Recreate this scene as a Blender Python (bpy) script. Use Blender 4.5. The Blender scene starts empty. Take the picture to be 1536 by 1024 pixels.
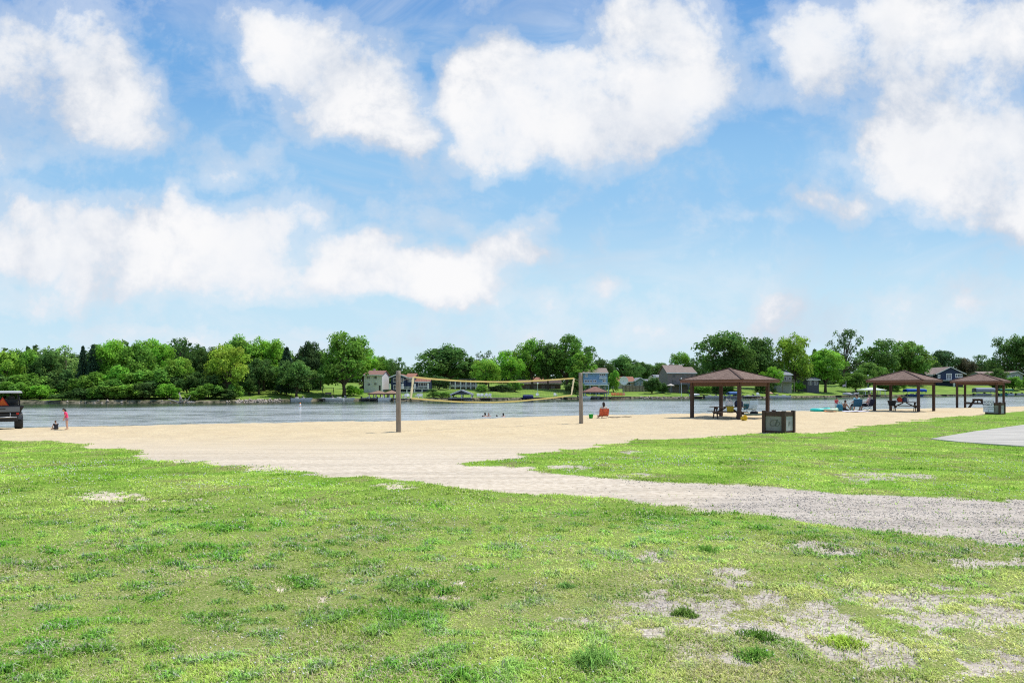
import bpy, bmesh, math, random
import numpy as np
from mathutils import Vector, Matrix, Euler
random.seed(7)
rng = np.random.default_rng(11)
R = math.radians
SC = bpy.context.scene
COL = SC.collection
# ---- photo measurements: horizon row, focal length in photo pixels, eye height
HOR, FPX, CX, CZ = 583.0, 1024.0, 768.0, 1.6
WATER = -1.0

# ------------------------------------------------------------------ noise
def _h(ix, iy, s):
    v = np.sin(ix * 127.1 + iy * 311.7 + s * 74.7) * 43758.5453
    return v - np.floor(v)
def vnoise(x, y, s=0):
    x = np.asarray(x, float); y = np.asarray(y, float)
    ix = np.floor(x); iy = np.floor(y); fx = x - ix; fy = y - iy
    fx = fx * fx * (3 - 2 * fx); fy = fy * fy * (3 - 2 * fy)
    a = _h(ix, iy, s); b = _h(ix + 1, iy, s); c = _h(ix, iy + 1, s); d = _h(ix + 1, iy + 1, s)
    return (a * (1 - fx) + b * fx) * (1 - fy) + (c * (1 - fx) + d * fx) * fy
def fbm(x, y, s=0, o=4):
    t = 0; a = 0.5; n = 0
    for i in range(o):
        t = t + a * vnoise(x * 2**i + 17.3 * i, y * 2**i - 9.1 * i, s + i); n += a; a *= 0.5
    return t / n
def sstep(a, b, x):
    t = np.clip((x - a) / (b - a), 0, 1); return t * t * (3 - 2 * t)

# ------------------------------------------------------------------ terrain
NS = [(-400, 41), (0, 43.6), (100, 43.6), (330, 46.7), (700, 54.3), (905, 62), (1130, 70), (1300, 78), (1536, 92), (2000, 105)]
NSX = np.array([(p - CX) / FPX * y for p, y in NS]); NSY = np.array([float(y) for p, y in NS])
FS = [(-500, 108), (0, 121), (300, 124), (470, 144), (700, 148), (850, 172), (900, 177), (1050, 184), (1150, 190), (1300, 231), (1536, 280), (2100, 320)]
FSX = np.array([(p - CX) / FPX * y for p, y in FS]); FSY = np.array([float(y) for p, y in FS])
def near_shore(x): return np.interp(x, NSX, NSY) + 0.5 * np.sin(x * 0.35) + 0.25 * np.sin(x * 1.1 + 1)
def far_shore(x): return np.interp(x, FSX, FSY) + 0.8 * np.sin(x * 0.21 + 2) + 0.4 * np.sin(x * 0.63)
def gz(x, y):
    x = np.asarray(x, float); y = np.asarray(y, float)
    r = np.hypot(x, y)
    z = -0.25 * sstep(9, 26, r)
    z = z + 0.07 * (fbm(x / 4.5, y / 3.0, 3, 2) - 0.5) * sstep(2, 6, r) + 0.035 * (fbm(x / 1.1, y / 1.1, 5, 2) - .5)
    s = (y - near_shore(x)) * 0.95
    z = z - 0.75 * np.clip((s + 14) / 14, 0, 1) ** 1.5
    z = z - 1.2 * sstep(0, 14, s)
    return z
def fz(x, y):
    x = np.asarray(x, float); y = np.asarray(y, float)
    s = y - far_shore(x)
    right = sstep(40, 160, x)
    z = -2.0 + 1.55 * sstep(-1.2, 0.8, s) + (2.1 + 1.6 * right) * sstep(0, 38, s) + 3.0 * sstep(40, 160, s)
    return z + 0.25 * (fbm(x / 9, y / 9, 8, 2) - .5)
def at(px, py, Y): return Vector(((px - CX) / FPX * Y, Y, CZ - (py - HOR) / FPX * Y))
def ground_at(px, py):
    """world point of the near ground seen at a photo pixel"""
    k = (py - HOR) / FPX; u = (px - CX) / FPX
    Ys = np.arange(2, 110, 0.05)
    g = gz(u * Ys, Ys); hit = np.where(CZ - k * Ys <= g)[0]
    Y = Ys[hit[0]] if len(hit) else 105.0
    return Vector((u * Y, Y, float(gz(u * Y, Y))))

# ------------------------------------------------------------------ materials
_M = {}
def mat(name, col, rough=0.8, var=0.15, scale=8.0, bump=0.0, metal=0.0, spec=0.3, stretch=(1, 1, 1)):
    if name in _M: return _M[name]
    m = bpy.data.materials.new(name); m.use_nodes = True; nt = m.node_tree; N = nt.nodes; L = nt.links
    b = N['Principled BSDF']; b.inputs['Roughness'].default_value = rough; b.inputs['Metallic'].default_value = metal
    b.inputs['Specular IOR Level'].default_value = spec
    tc = N.new('ShaderNodeTexCoord'); mp = N.new('ShaderNodeMapping'); mp.inputs['Scale'].default_value = stretch
    L.new(tc.outputs['Object'], mp.inputs[0])
    n = N.new('ShaderNodeTexNoise'); n.inputs['Scale'].default_value = scale; n.inputs['Detail'].default_value = 5
    L.new(mp.outputs[0], n.inputs['Vector'])
    mr = N.new('ShaderNodeMapRange'); mr.inputs[1].default_value = .25; mr.inputs[2].default_value = .75
    mr.inputs[3].default_value = 1 - var; mr.inputs[4].default_value = 1 + var; L.new(n.outputs['Fac'], mr.inputs[0])
    mx = N.new('ShaderNodeVectorMath'); mx.operation = 'SCALE'; mx.inputs[0].default_value = col[:3]
    L.new(mr.outputs[0], mx.inputs['Scale']); L.new(mx.outputs[0], b.inputs['Base Color'])
    if bump:
        bp = N.new('ShaderNodeBump'); bp.inputs['Strength'].default_value = bump; bp.inputs['Distance'].default_value = .02
        L.new(n.outputs['Fac'], bp.inputs['Height']); L.new(bp.outputs[0], b.inputs['Normal'])
    _M[name] = m; return m
def siding(name, col, pitch=0.2):
    if name in _M: return _M[name]
    m = mat(name, col, 0.7, 0.1, 2.0); nt = m.node_tree; N = nt.nodes; L = nt.links
    tc = N.new('ShaderNodeTexCoord'); w = N.new('ShaderNodeTexWave'); w.wave_type = 'BANDS'; w.bands_direction = 'Z'; w.wave_profile = 'SAW'
    w.inputs['Scale'].default_value = 1 / pitch / 3.14; L.new(tc.outputs['Object'], w.inputs['Vector'])
    bp = N.new('ShaderNodeBump'); bp.inputs['Strength'].default_value = .4; bp.inputs['Distance'].default_value = .03
    L.new(w.outputs['Fac'], bp.inputs['Height']); L.new(bp.outputs[0], N['Principled BSDF'].inputs['Normal'])
    return m
def shingles(name, c1, c2, w=.32, h=.14):
    if name in _M: return _M[name]
    m = bpy.data.materials.new(name); m.use_nodes = True; nt = m.node_tree; N = nt.nodes; L = nt.links
    b = N['Principled BSDF']; b.inputs['Roughness'].default_value = .95; b.inputs['Specular IOR Level'].default_value = .15
    tc = N.new('ShaderNodeTexCoord'); br = N.new('ShaderNodeTexBrick')
    br.inputs['Scale'].default_value = 1; br.inputs['Brick Width'].default_value = w; br.inputs['Row Height'].default_value = h
    br.inputs['Mortar Size'].default_value = .012; br.inputs['Color1'].default_value = (*c1, 1); br.inputs['Color2'].default_value = (*c2, 1)
    br.inputs['Mortar'].default_value = (c1[0] * .45, c1[1] * .45, c1[2] * .45, 1)
    L.new(tc.outputs['UV'], br.inputs['Vector'])
    n = N.new('ShaderNodeTexNoise'); n.inputs['Scale'].default_value = 14; n.inputs['Detail'].default_value = 6; L.new(tc.outputs['Object'], n.inputs['Vector'])
    mr = N.new('ShaderNodeMapRange'); mr.inputs[1].default_value = .3; mr.inputs[2].default_value = .7; mr.inputs[3].default_value = .65; mr.inputs[4].default_value = 1.35
    L.new(n.outputs['Fac'], mr.inputs[0])
    s = N.new('ShaderNodeVectorMath'); s.operation = 'SCALE'; L.new(br.outputs['Color'], s.inputs[0]); L.new(mr.outputs[0], s.inputs['Scale'])
    L.new(s.outputs[0], b.inputs['Base Color']); _M[name] = m; return m
def glassy(name='window_glass', col=(.03, .035, .04)):
    if name in _M: return _M[name]
    m = mat(name, col, .12, .3, 1.5, 0, 0, .6); return m
def leafmat(name, trans=.35):
    """leaf colour = object colour x per-leaf variation with crown light and shade painted in, part of the light passes through"""
    if name in _M: return _M[name]
    m = bpy.data.materials.new(name); m.use_nodes = True; nt = m.node_tree; N = nt.nodes; L = nt.links
    N.remove(N['Principled BSDF']); out = N['Material Output']
    oi = N.new('ShaderNodeObjectInfo'); at_ = N.new('ShaderNodeAttribute'); at_.attribute_name = 'var'
    mx = N.new('ShaderNodeMix'); mx.data_type = 'RGBA'; mx.blend_type = 'MULTIPLY'; mx.inputs['Factor'].default_value = 1
    L.new(oi.outputs['Color'], mx.inputs['A']); L.new(at_.outputs['Color'], mx.inputs['B'])
    tc = N.new('ShaderNodeTexCoord'); n = N.new('ShaderNodeTexNoise'); n.inputs['Scale'].default_value = 7; n.inputs['Detail'].default_value = 3
    L.new(tc.outputs['Object'], n.inputs['Vector'])
    mr = N.new('ShaderNodeMapRange'); mr.inputs[1].default_value = .3; mr.inputs[2].default_value = .7; mr.inputs[3].default_value = .7; mr.inputs[4].default_value = 1.3
    L.new(n.outputs['Fac'], mr.inputs[0]); sc = N.new('ShaderNodeVectorMath'); sc.operation = 'SCALE'
    L.new(mx.outputs['Result'], sc.inputs[0]); L.new(mr.outputs[0], sc.inputs['Scale'])
    d = N.new('ShaderNodeBsdfDiffuse'); t = N.new('ShaderNodeBsdfTranslucent'); ms = N.new('ShaderNodeMixShader'); ms.inputs[0].default_value = trans
    L.new(sc.outputs[0], d.inputs[0]); L.new(sc.outputs[0], t.inputs[0]); L.new(d.outputs[0], ms.inputs[1]); L.new(t.outputs[0], ms.inputs[2])
    L.new(ms.outputs[0], out.inputs[0]); _M[name] = m; return m

# ------------------------------------------------------------------ objects
def tag(o, label=None, cat=None, group=None, kind=None):
    if label: o['label'] = label
    if cat: o['category'] = cat
    if group: o['group'] = group
    if kind: o['kind'] = kind
    return o
def link(name, me, parent=None, m=None):
    o = bpy.data.objects.new(name, me); COL.objects.link(o)
    if m is not None and me is not None:
        me.materials.clear()
        for q in (m if isinstance(m, (list, tuple)) else [m]): me.materials.append(q)
    if parent is not None: o.parent = parent
    return o
def thing(name, label, cat, loc=(0, 0, 0), rz=0, group=None, scale=None):
    o = bpy.data.objects.new(name, None); COL.objects.link(o); o.empty_display_size = .2
    o.location = loc; o.rotation_euler = (0, 0, rz)
    if scale: o.scale = scale
    return tag(o, label, cat, group)
def copy_tree(o, parent=None):
    c = o.copy(); COL.objects.link(c)
    if parent is not None: c.parent = parent
    for ch in list(o.children): copy_tree(ch, c)
    return c
def dup(root, loc, rz, label, group=None, scale=None):
    c = copy_tree(root); c.location = loc; c.rotation_euler = (0, 0, rz); c['label'] = label
    if group: c['group'] = group
    if scale: c.scale = scale
    return c
class MB:
    def __init__(s): s.v = []; s.f = []; s.mi = []; s.uv = []; s.m = 0
    def add(s, vs, fs, uvs=None):
        k = len(s.v); s.v += [tuple(v) for v in vs]
        for i, f in enumerate(fs):
            s.f.append([a + k for a in f]); s.mi.append(s.m)
            s.uv.append(uvs[i] if uvs else None)
        return s
    def box(s, x0, x1, y0, y1, z0, z1, M=None):
        vs = [Vector(p) for p in ((x0, y0, z0), (x1, y0, z0), (x1, y1, z0), (x0, y1, z0), (x0, y0, z1), (x1, y0, z1), (x1, y1, z1), (x0, y1, z1))]
        if M: vs = [M @ v for v in vs]
        return s.add(vs, [(0, 3, 2, 1), (4, 5, 6, 7), (0, 1, 5, 4), (1, 2, 6, 5), (2, 3, 7, 6), (3, 0, 4, 7)])
    def beam(s, a, b, w, h=None, up=(0, 0, 1)):
        a = Vector(a); b = Vector(b); h = h or w; d = (b - a).normalized(); u = Vector(up)
        if abs(d.dot(u)) > .95: u = Vector((0, 1, 0))
        r = d.cross(u).normalized(); u = r.cross(d)
        vs = []
        for p in (a, b):
            for i, j in ((-1, -1), (1, -1), (1, 1), (-1, 1)): vs.append(p + r * w / 2 * i + u * h / 2 * j)
        return s.add(vs, [(0, 1, 2, 3), (7, 6, 5, 4), (0, 4, 5, 1), (1, 5, 6, 2), (2, 6, 7, 3), (3, 7, 4, 0)])
    def tube(s, pts, rad, n=8, cap=True):
        pts = [Vector(p) for p in pts]
        if not isinstance(rad, (list, tuple)): rad = [rad] * len(pts)
        rings = []; ref = None
        for i, p in enumerate(pts):
            d = (pts[min(i + 1, len(pts) - 1)] - pts[max(i - 1, 0)]).normalized()
            if ref is None:
                ref = Vector((1, 0, 0)) if abs(d.x) < .8 else Vector((0, 1, 0))
            a = (ref - d * ref.dot(d)).normalized(); b = d.cross(a); ref = a
            rings.append([p + (a * math.cos(2 * math.pi * k / n) + b * math.sin(2 * math.pi * k / n)) * rad[i] for k in range(n)])
        vs = [v for r_ in rings for v in r_]; fs = []
        for i in range(len(pts) - 1):
            for k in range(n):
                fs.append((i * n + k, i * n + (k + 1) % n, (i + 1) * n + (k + 1) % n, (i + 1) * n + k))
        if cap: fs += [tuple(range(n))[::-1], tuple((len(pts) - 1) * n + k for k in range(n))]
        return s.add(vs, fs)
    def ball(s, c, r, nu=12, nv=8, M=None):
        if not isinstance(r, (list, tuple)): r = (r, r, r)
        vs = [Vector((0, 0, -1))]
        for j in range(1, nv):
            t = math.pi * j / nv - math.pi / 2
            for i in range(nu):
                a = 2 * math.pi * i / nu; vs.append(Vector((math.cos(t) * math.cos(a), math.cos(t) * math.sin(a), math.sin(t))))
        vs.append(Vector((0, 0, 1))); fs = []
        for i in range(nu): fs.append((0, 1 + (i + 1) % nu, 1 + i))
        for j in range(nv - 2):
            for i in range(nu): fs.append((1 + j * nu + i, 1 + j * nu + (i + 1) % nu, 1 + (j + 1) * nu + (i + 1) % nu, 1 + (j + 1) * nu + i))
        t = len(vs) - 1
        for i in range(nu): fs.append((1 + (nv - 2) * nu + i, 1 + (nv - 2) * nu + (i + 1) % nu, t))
        out = []
        for v in vs:
            q = Vector((v.x * r[0], v.y * r[1], v.z * r[2]))
            if M: q = M @ q
            out.append(q + Vector(c))
        return s.add(out, fs)
    def quad(s, a, b, c, d, thick=0.0, flipuv=False):
        """roof panel a-b along the eave, c-d along the ridge, with UVs in metres"""
        a, b, c, d = map(Vector, (a, b, c, d)); L_ = (b - a).length; e = (b - a).normalized()
        def uvp(p): q = p - a; u = q.dot(e); return (u, (q - e * u).length)
        n = (b - a).cross(d - a)
        if n.length < 1e-9: n = (b - a).cross(c - a)
        n.normalize()
        vs = [a, b, c, d]; uv = [[uvp(p) for p in vs]]
        if thick:
            vs2 = [p - n * thick for p in vs]
            fs = [(0, 1, 2, 3), (7, 6, 5, 4), (0, 4, 5, 1), (1, 5, 6, 2), (2, 6, 7, 3), (3, 7, 4, 0)]
            allv = vs + vs2
            uvs = uv + [[uvp(allv[i]) for i in f] for f in fs[1:]]
            return s.add(allv, fs, uvs)
        return s.add(vs, [(0, 1, 2, 3)], uv)
    def build(s, name, m, parent=None, smooth=False, bevel=0.0):
        me = bpy.data.meshes.new(name); me.from_pydata(s.v, [], s.f)
        if any(u is not None for u in s.uv):
            lay = me.uv_layers.new(name='UVMap'); k = 0
            for p, u in zip(me.polygons, s.uv):
                for i in range(p.loop_total):
                    lay.data[p.loop_start + i].uv = u[i] if u else (0, 0)
        me.polygons.foreach_set('material_index', s.mi)
        if smooth: me.polygons.foreach_set('use_smooth', [True] * len(s.f))
        me.update(); o = link(name, me, parent, m)
        if bevel:
            bv = o.modifiers.new('edge', 'BEVEL'); bv.width = bevel; bv.segments = 2; bv.limit_method = 'ANGLE'
        return o
def np_mesh(name, V, loops, starts, totals, smooth=False):
    me = bpy.data.meshes.new(name)
    me.vertices.add(len(V)); me.vertices.foreach_set('co', np.asarray(V, np.float32).ravel())
    me.loops.add(len(loops)); me.loops.foreach_set('vertex_index', np.asarray(loops, np.int32))
    me.polygons.add(len(starts)); me.polygons.foreach_set('loop_start', np.asarray(starts, np.int32))
    me.polygons.foreach_set('loop_total', np.asarray(totals, np.int32))
    if smooth: me.polygons.foreach_set('use_smooth', np.ones(len(starts), bool))
    me.update(calc_edges=True); return me
def set_col(me, name, C):
    a = me.color_attributes.new(name, 'FLOAT_COLOR', 'POINT')
    if C.shape[1] == 3: C = np.concatenate([C, np.ones((len(C), 1))], 1)
    a.data.foreach_set('color', np.asarray(C, np.float32).ravel())

# ------------------------------------------------------------------ world, sun, camera
SUN_AZ, SUN_EL = 62.0, 63.0      # azimuth clockwise from +Y, elevation
def make_world():
    w = bpy.data.worlds.new('World'); SC.world = w; w.use_nodes = True; nt = w.node_tree; N = nt.nodes; L = nt.links
    bg = N['Background']; bg.inputs['Strength'].default_value = 0.1
    def math_(op, a, b=None, c=None, clamp=False):
        n = N.new('ShaderNodeMath'); n.operation = op; n.use_clamp = clamp
        for i, q in enumerate((a, b, c)):
            if q is None: continue
            if isinstance(q, (int, float)): n.inputs[i].default_value = q
            else: L.new(q, n.inputs[i])
        return n.outputs[0]
    def ramp(x, a, b, c=0., d=1., smooth=True):
        n = N.new('ShaderNodeMapRange'); n.interpolation_type = 'SMOOTHSTEP' if smooth else 'LINEAR'
        L.new(x, n.inputs[0])
        for i, q in zip((1, 2, 3, 4), (a, b, c, d)): n.inputs[i].default_value = q
        return n.outputs[0]
    def mix(f, a, b, mode='MIX'):
        n = N.new('ShaderNodeMix'); n.data_type = 'RGBA'; n.blend_type = mode
        if isinstance(f, (int, float)): n.inputs['Factor'].default_value = f
        else: L.new(f, n.inputs['Factor'])
        for k, q in (('A', a), ('B', b)):
            if isinstance(q, tuple): n.inputs[k].default_value = (*q, 1)
            else: L.new(q, n.inputs[k])
        return n.outputs['Result']
    sky = N.new('ShaderNodeTexSky'); sky.sky_type = 'NISHITA'; sky.sun_disc = False
    sky.sun_elevation = R(SUN_EL); sky.sun_rotation = R(SUN_AZ); sky.air_density = 1.2; sky.dust_density = .6; sky.ozone_density = 2.0
    tc = N.new('ShaderNodeTexCoord'); sp = N.new('ShaderNodeSeparateXYZ'); L.new(tc.outputs['Generated'], sp.inputs[0])
    ay = math_('MAXIMUM', math_('ABSOLUTE', sp.outputs['Y']), 0.12)
    u = math_('DIVIDE', sp.outputs['X'], ay); v = math_('DIVIDE', sp.outputs['Z'], ay)
    cb = N.new('ShaderNodeCombineXYZ'); L.new(u, cb.inputs[0]); L.new(v, cb.inputs[1])
    uv = cb.outputs[0]
    # the clouds: puffs at sky directions, edges broken up by turbulence
    def noise(vec, scale, detail, rough=.5, dist=0., off=(0, 0, 0), col=False, st=(1, 1, 1)):
        mp = N.new('ShaderNodeMapping'); mp.inputs['Location'].default_value = off; mp.inputs['Scale'].default_value = st; L.new(vec, mp.inputs[0])
        n = N.new('ShaderNodeTexNoise'); n.inputs['Scale'].default_value = scale; n.inputs['Detail'].default_value = detail
        n.inputs['Roughness'].default_value = rough; n.inputs['Distortion'].default_value = dist; L.new(mp.outputs[0], n.inputs['Vector'])
        return n.outputs['Color' if col else 'Fac']
    def vm(op, a, b):
        n = N.new('ShaderNodeVectorMath'); n.operation = op
        for i, q in enumerate((a, b)):
            if isinstance(q, tuple): n.inputs[i].default_value = q
            else: L.new(q, n.inputs[i])
        return n.outputs[0]
    n1 = noise(uv, 5.0, 4, .55, 0, (3, 1, 0), True); n2 = noise(uv, 17.0, 6, .6, 0, (8, 4, 0), True)
    w1 = vm('MULTIPLY', vm('SUBTRACT', n1, (.5, .5, .5)), (.11, .09, 0)); w2 = vm('MULTIPLY', vm('SUBTRACT', n2, (.5, .5, .5)), (.055, .05, 0))
    wuv = vm('ADD', vm('ADD', uv, w1), w2)
    B = [ # px, py, rx, ry, turn, weight
      (50,40,125,75,0,1.),(110,115,150,72,20,1.),(195,172,110,38,10,.9),(15,140,110,85,0,.8),(130,190,100,38,10,.7),(60,245,150,40,-5,.45),(250,200,110,30,10,.35),
      (375,15,50,45,0,1.),(425,55,55,60,0,1.1),(500,90,110,75,0,1.5),(530,150,120,70,15,1.5),(580,185,66,46,20,1.1),(608,232,32,26,0,.7),(460,190,70,42,0,.7),(365,240,55,20,0,.5),(370,265,75,26,0,.5),
      (740,105,68,55,0,1.5),(700,160,45,75,0,1.4),(790,165,110,85,0,2.),(885,165,130,90,0,2.),(980,140,100,80,0,1.6),(955,40,68,58,0,1.6),(1040,60,75,75,0,1.1),(1015,185,60,40,0,.9),(1085,145,65,45,0,.8),(725,240,60,34,0,1.),(1120,130,50,50,0,.35),
      (1195,60,72,65,0,1.5),(1290,60,115,78,0,1.6),(1375,35,80,60,0,1.3),(1210,140,55,38,0,.8),(1320,120,85,48,0,.9),(1480,70,110,80,0,1.),(1550,30,80,90,0,1.),
      (1385,200,90,85,0,1.4),(1455,230,115,110,0,1.5),(1530,260,95,95,0,1.4),(1345,260,62,42,0,1.),(1460,325,70,28,0,.8),(1290,322,40,26,0,.8),(1240,298,48,14,20,.6),(1535,335,75,32,0,.9),(1420,290,110,50,0,1.),
      (40,335,110,52,0,1.4),(150,375,170,68,0,1.7),(280,372,150,62,0,1.5),(90,405,140,52,0,1.4),(360,400,110,55,0,1.3),(425,432,70,34,0,1.),(265,292,24,24,0,.8),(330,445,190,28,0,.8),(60,470,90,14,0,.6),(430,350,70,30,0,.45),
      (540,390,68,36,0,1.5),(600,420,110,34,0,1.5),(690,402,105,36,-8,1.5),(762,365,62,40,-20,1.4),(505,432,48,32,0,1.),(805,385,36,17,0,.8),(650,432,130,22,0,1.),(700,345,60,14,25,.35),(470,320,90,30,0,.4),
      (822,446,30,16,0,.6),(898,437,42,14,0,.55),(600,330,100,20,0,.2),(320,508,210,12,0,.75),(1260,455,430,30,-3,.36),(1350,485,420,28,-3,.38),(900,500,400,22,0,.25),(1170,320,60,14,0,.3),(300,235,120,40,10,.3)]
    # beyond the frame the deck goes on
    rr = random.Random(5)
    for i in range(14):
        B.append((rr.choice([rr.uniform(-900, -150), rr.uniform(1750, 2500)]), rr.uniform(-350, 400), rr.uniform(120, 240), rr.uniform(50, 110), 0, 1.3))
    for i in range(9): B.append((rr.uniform(-200, 1800), rr.uniform(-700, -130), rr.uniform(130, 260), rr.uniform(70, 120), 0, 1.3))
    tot = None
    for (px, py, rx, ry, t, wt) in B:
        mp = N.new('ShaderNodeMapping'); mp.vector_type = 'TEXTURE'
        mp.inputs['Location'].default_value = ((px - CX) / FPX, (HOR - py) / FPX, 0); mp.inputs['Rotation'].default_value = (0, 0, R(-t))
        mp.inputs['Scale'].default_value = (rx * 1.3 / FPX, ry * 1.3 / FPX, 1); L.new(wuv, mp.inputs[0])
        g = N.new('ShaderNodeTexGradient'); g.gradient_type = 'SPHERICAL'; L.new(mp.outputs[0], g.inputs[0])
        tot = math_('MULTIPLY', g.outputs['Fac'], wt * .95) if tot is None else math_('MULTIPLY_ADD', g.outputs['Fac'], wt, tot)
    fine = noise(uv, 8.5, 10, .64, .12, (1, 7, 0)); body = noise(uv, 3.6, 6, .6, .3, (5, 2, 0)); wisp = noise(uv, 3.2, 7, .62, .8, (4, 2, 0), False, (1, 2.2, 1))
    tot = math_('SUBTRACT', 1., math_('POWER', 2.718, math_('MULTIPLY', tot, -1.25)))     # saturates softly inside
    dens = math_('ADD', math_('ADD', tot, math_('MULTIPLY', math_('SUBTRACT', fine, .5), 2.25)), math_('MULTIPLY', math_('SUBTRACT', body, .5), .8))
    cover = ramp(dens, .15, .8)
    thin = math_('MULTIPLY', ramp(dens, -.1, .45), .46)
    veil = math_('MULTIPLY', ramp(wisp, .44, .74), .42)
    cover = math_('MAXIMUM', cover, math_('MAXIMUM', thin, veil))
    # sky colour: physical sky, graded towards the photograph's blue; pale at the horizon
    el = N.new('ShaderNodeMapRange'); L.new(v, el.inputs[0]); el.inputs[1].default_value = 0.0; el.inputs[2].default_value = .6
    cr = N.new('ShaderNodeValToRGB'); L.new(el.outputs[0], cr.inputs[0]); cr.color_ramp.interpolation = 'EASE'
    e = cr.color_ramp.elements; e[0].position = 0; e[0].color = (7.0, 8.6, 9.6, 1); e[1].position = 1; e[1].color = (1.15, 3.3, 7.3, 1)
    q = e.new(.2); q.color = (5.6, 7.95, 9.5, 1); q = e.new(.5); q.color = (3.1, 5.9, 8.95, 1); q = e.new(.8); q.color = (1.8, 4.3, 8.0, 1)
    skyc = mix(.93, sky.outputs[0], cr.outputs[0])
    lum = noise(uv, 4.0, 5, .55, .3, (9, 3, 0))
    core = math_('MULTIPLY', ramp(dens, .6, 1.1), ramp(body, .3, .62, .45, 1.))
    cc = mix(ramp(lum, .36, .62), (6.3, 6.9, 7.9), (8.4, 8.75, 9.3))
    cc = mix(core, cc, (9.6, 9.6, 9.7))
    col = mix(cover, skyc, cc)
    # below the horizon: plain haze
    col = mix(ramp(sp.outputs['Z'], -.02, .0), (4.5, 5.2, 5.4), col)
    L.new(col, bg.inputs['Color'])
make_world()
sd = bpy.data.lights.new('sun', 'SUN'); sd.energy = 4.4; sd.angle = R(.53); sd.color = (1., .955, .89)
so = bpy.data.objects.new('sun', sd); COL.objects.link(so)
az, el = R(SUN_AZ), R(SUN_EL)
tosun = Vector((math.sin(az) * math.cos(el), math.cos(az) * math.cos(el), math.sin(el)))
so.rotation_euler = tosun.to_track_quat('Z', 'Y').to_euler(); so.location = (20, 10, 40)
cd = bpy.data.cameras.new('camera'); cam = bpy.data.objects.new('camera', cd); COL.objects.link(cam)
cam.location = (0, 0, CZ); cam.rotation_euler = (R(90), 0, 0); cd.lens = 24; cd.sensor_width = 36
cd.shift_y = 71 / 1536; cd.clip_start = .05; cd.clip_end = 20000; SC.camera = cam
SC.view_settings.view_transform = 'Standard'; SC.view_settings.look = 'None'; SC.view_settings.exposure = 0
SC.cycles.max_bounces = 6; SC.cycles.transparent_max_bounces = 6; SC.cycles.use_denoising = False; SC.cycles.filter_width = 1.15; SC.cycles.sample_clamp_indirect = 6; SC.cycles.sample_clamp_direct = 4
SC.world.cycles.sampling_method = 'MANUAL'; SC.world.cycles.sample_map_resolution = 512

# ------------------------------------------------------------------ ground cover layout
def gpoly(pts):  # photo pixels on the ground -> world xy
    out = []
    for px, py in pts:
        p = ground_at(px, py); out.append((p.x, p.y))
    return np.array(out)
GA = gpoly([(60,663),(180,672),(240,688),(300,694),(400,700),(480,713),(560,715),(620,722),(700,735),(770,742),(850,745),(960,757),(1060,770),(1150,780),(1250,795),(1350,805),(1450,815),(1536,826)])
GA = np.concatenate([np.array([(-200, -150.), (-200, 14.), (-60, 24.), (-30, 24.5)]), gpoly([(0, 659)]), GA, np.array([(6., 5.8), (14., 3.), (60., -12.), (200, -40.), (200, -150.)])])
GB = gpoly([(700,697),(760,690),(850,675),(950,662),(1050,655),(1145,651),(1190,651),(1250,646),(1350,635),(1420,626),(1480,621),(1536,616)])
GB = np.concatenate([GB, np.array([(75., 70.), (160., 90.), (160., 8.), (30., 8.3)]), gpoly([(1536,752),(1350,748),(1250,742),(1150,733),(1050,725),(950,718),(850,712),(780,705)])])
def sdist(P, x, y):
    d2 = np.full(x.shape, 1e18); inside = np.zeros(x.shape, bool); n = len(P)
    for i in range(n):
        ax, ay = P[i]; bx, by = P[(i + 1) % n]; ex, ey = bx - ax, by - ay
        t = np.clip(((x - ax) * ex + (y - ay) * ey) / (ex * ex + ey * ey + 1e-12), 0, 1)
        d2 = np.minimum(d2, (x - ax - t * ex) ** 2 + (y - ay - t * ey) ** 2)
        c = ((ay > y) != (by > y)) & (x < (bx - ax) * (y - ay) / ((by - ay) if by != ay else 1e-12) + ax)
        inside ^= c
    return np.where(inside, 1, -1) * np.sqrt(d2)
BARE = [(878,932,50,17,1.),(1048,908,70,18,1.25),(1138,903,38,12,1.),(1048,930,34,18,1.1),(1218,945,95,20,1.15),(1333,968,72,28,1.3),(1393,935,85,22,1.2),(1343,908,95,13,1.),(1493,922,75,20,1.2),
  (1180,820,66,5,1.),(1070,809,55,4,1.),(1275,831,55,5,1.),(1478,846,80,6,1.),(1093,868,38,12,.8),(958,835,45,8,.6),(978,952,24,8,.9),(1118,987,28,10,.9),(1193,1002,24,8,.8),
  (1308,720,48,7,1.1),(1368,716,32,5,1.),(948,680,22,3,.8),(843,703,34,4,.9),(958,716,30,3,.8),(160,747,40,6,1.2),(250,752,50,2.5,.9),(250,690,38,5,1.),(410,702,50,5,.9),(590,730,28,4,.9),
  (695,872,30,5,.5),(485,900,12,5,.45),(425,880,9,8,.5),(675,897,24,4,.45),(1460,1000,60,14,.7),(1540,985,60,16,.8),(1400,880,60,6,.6),(300,930,14,5,.4),(820,985,20,6,.5),(1000,600+270,30,5,.4)]
GRAVELX = 1000
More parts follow.
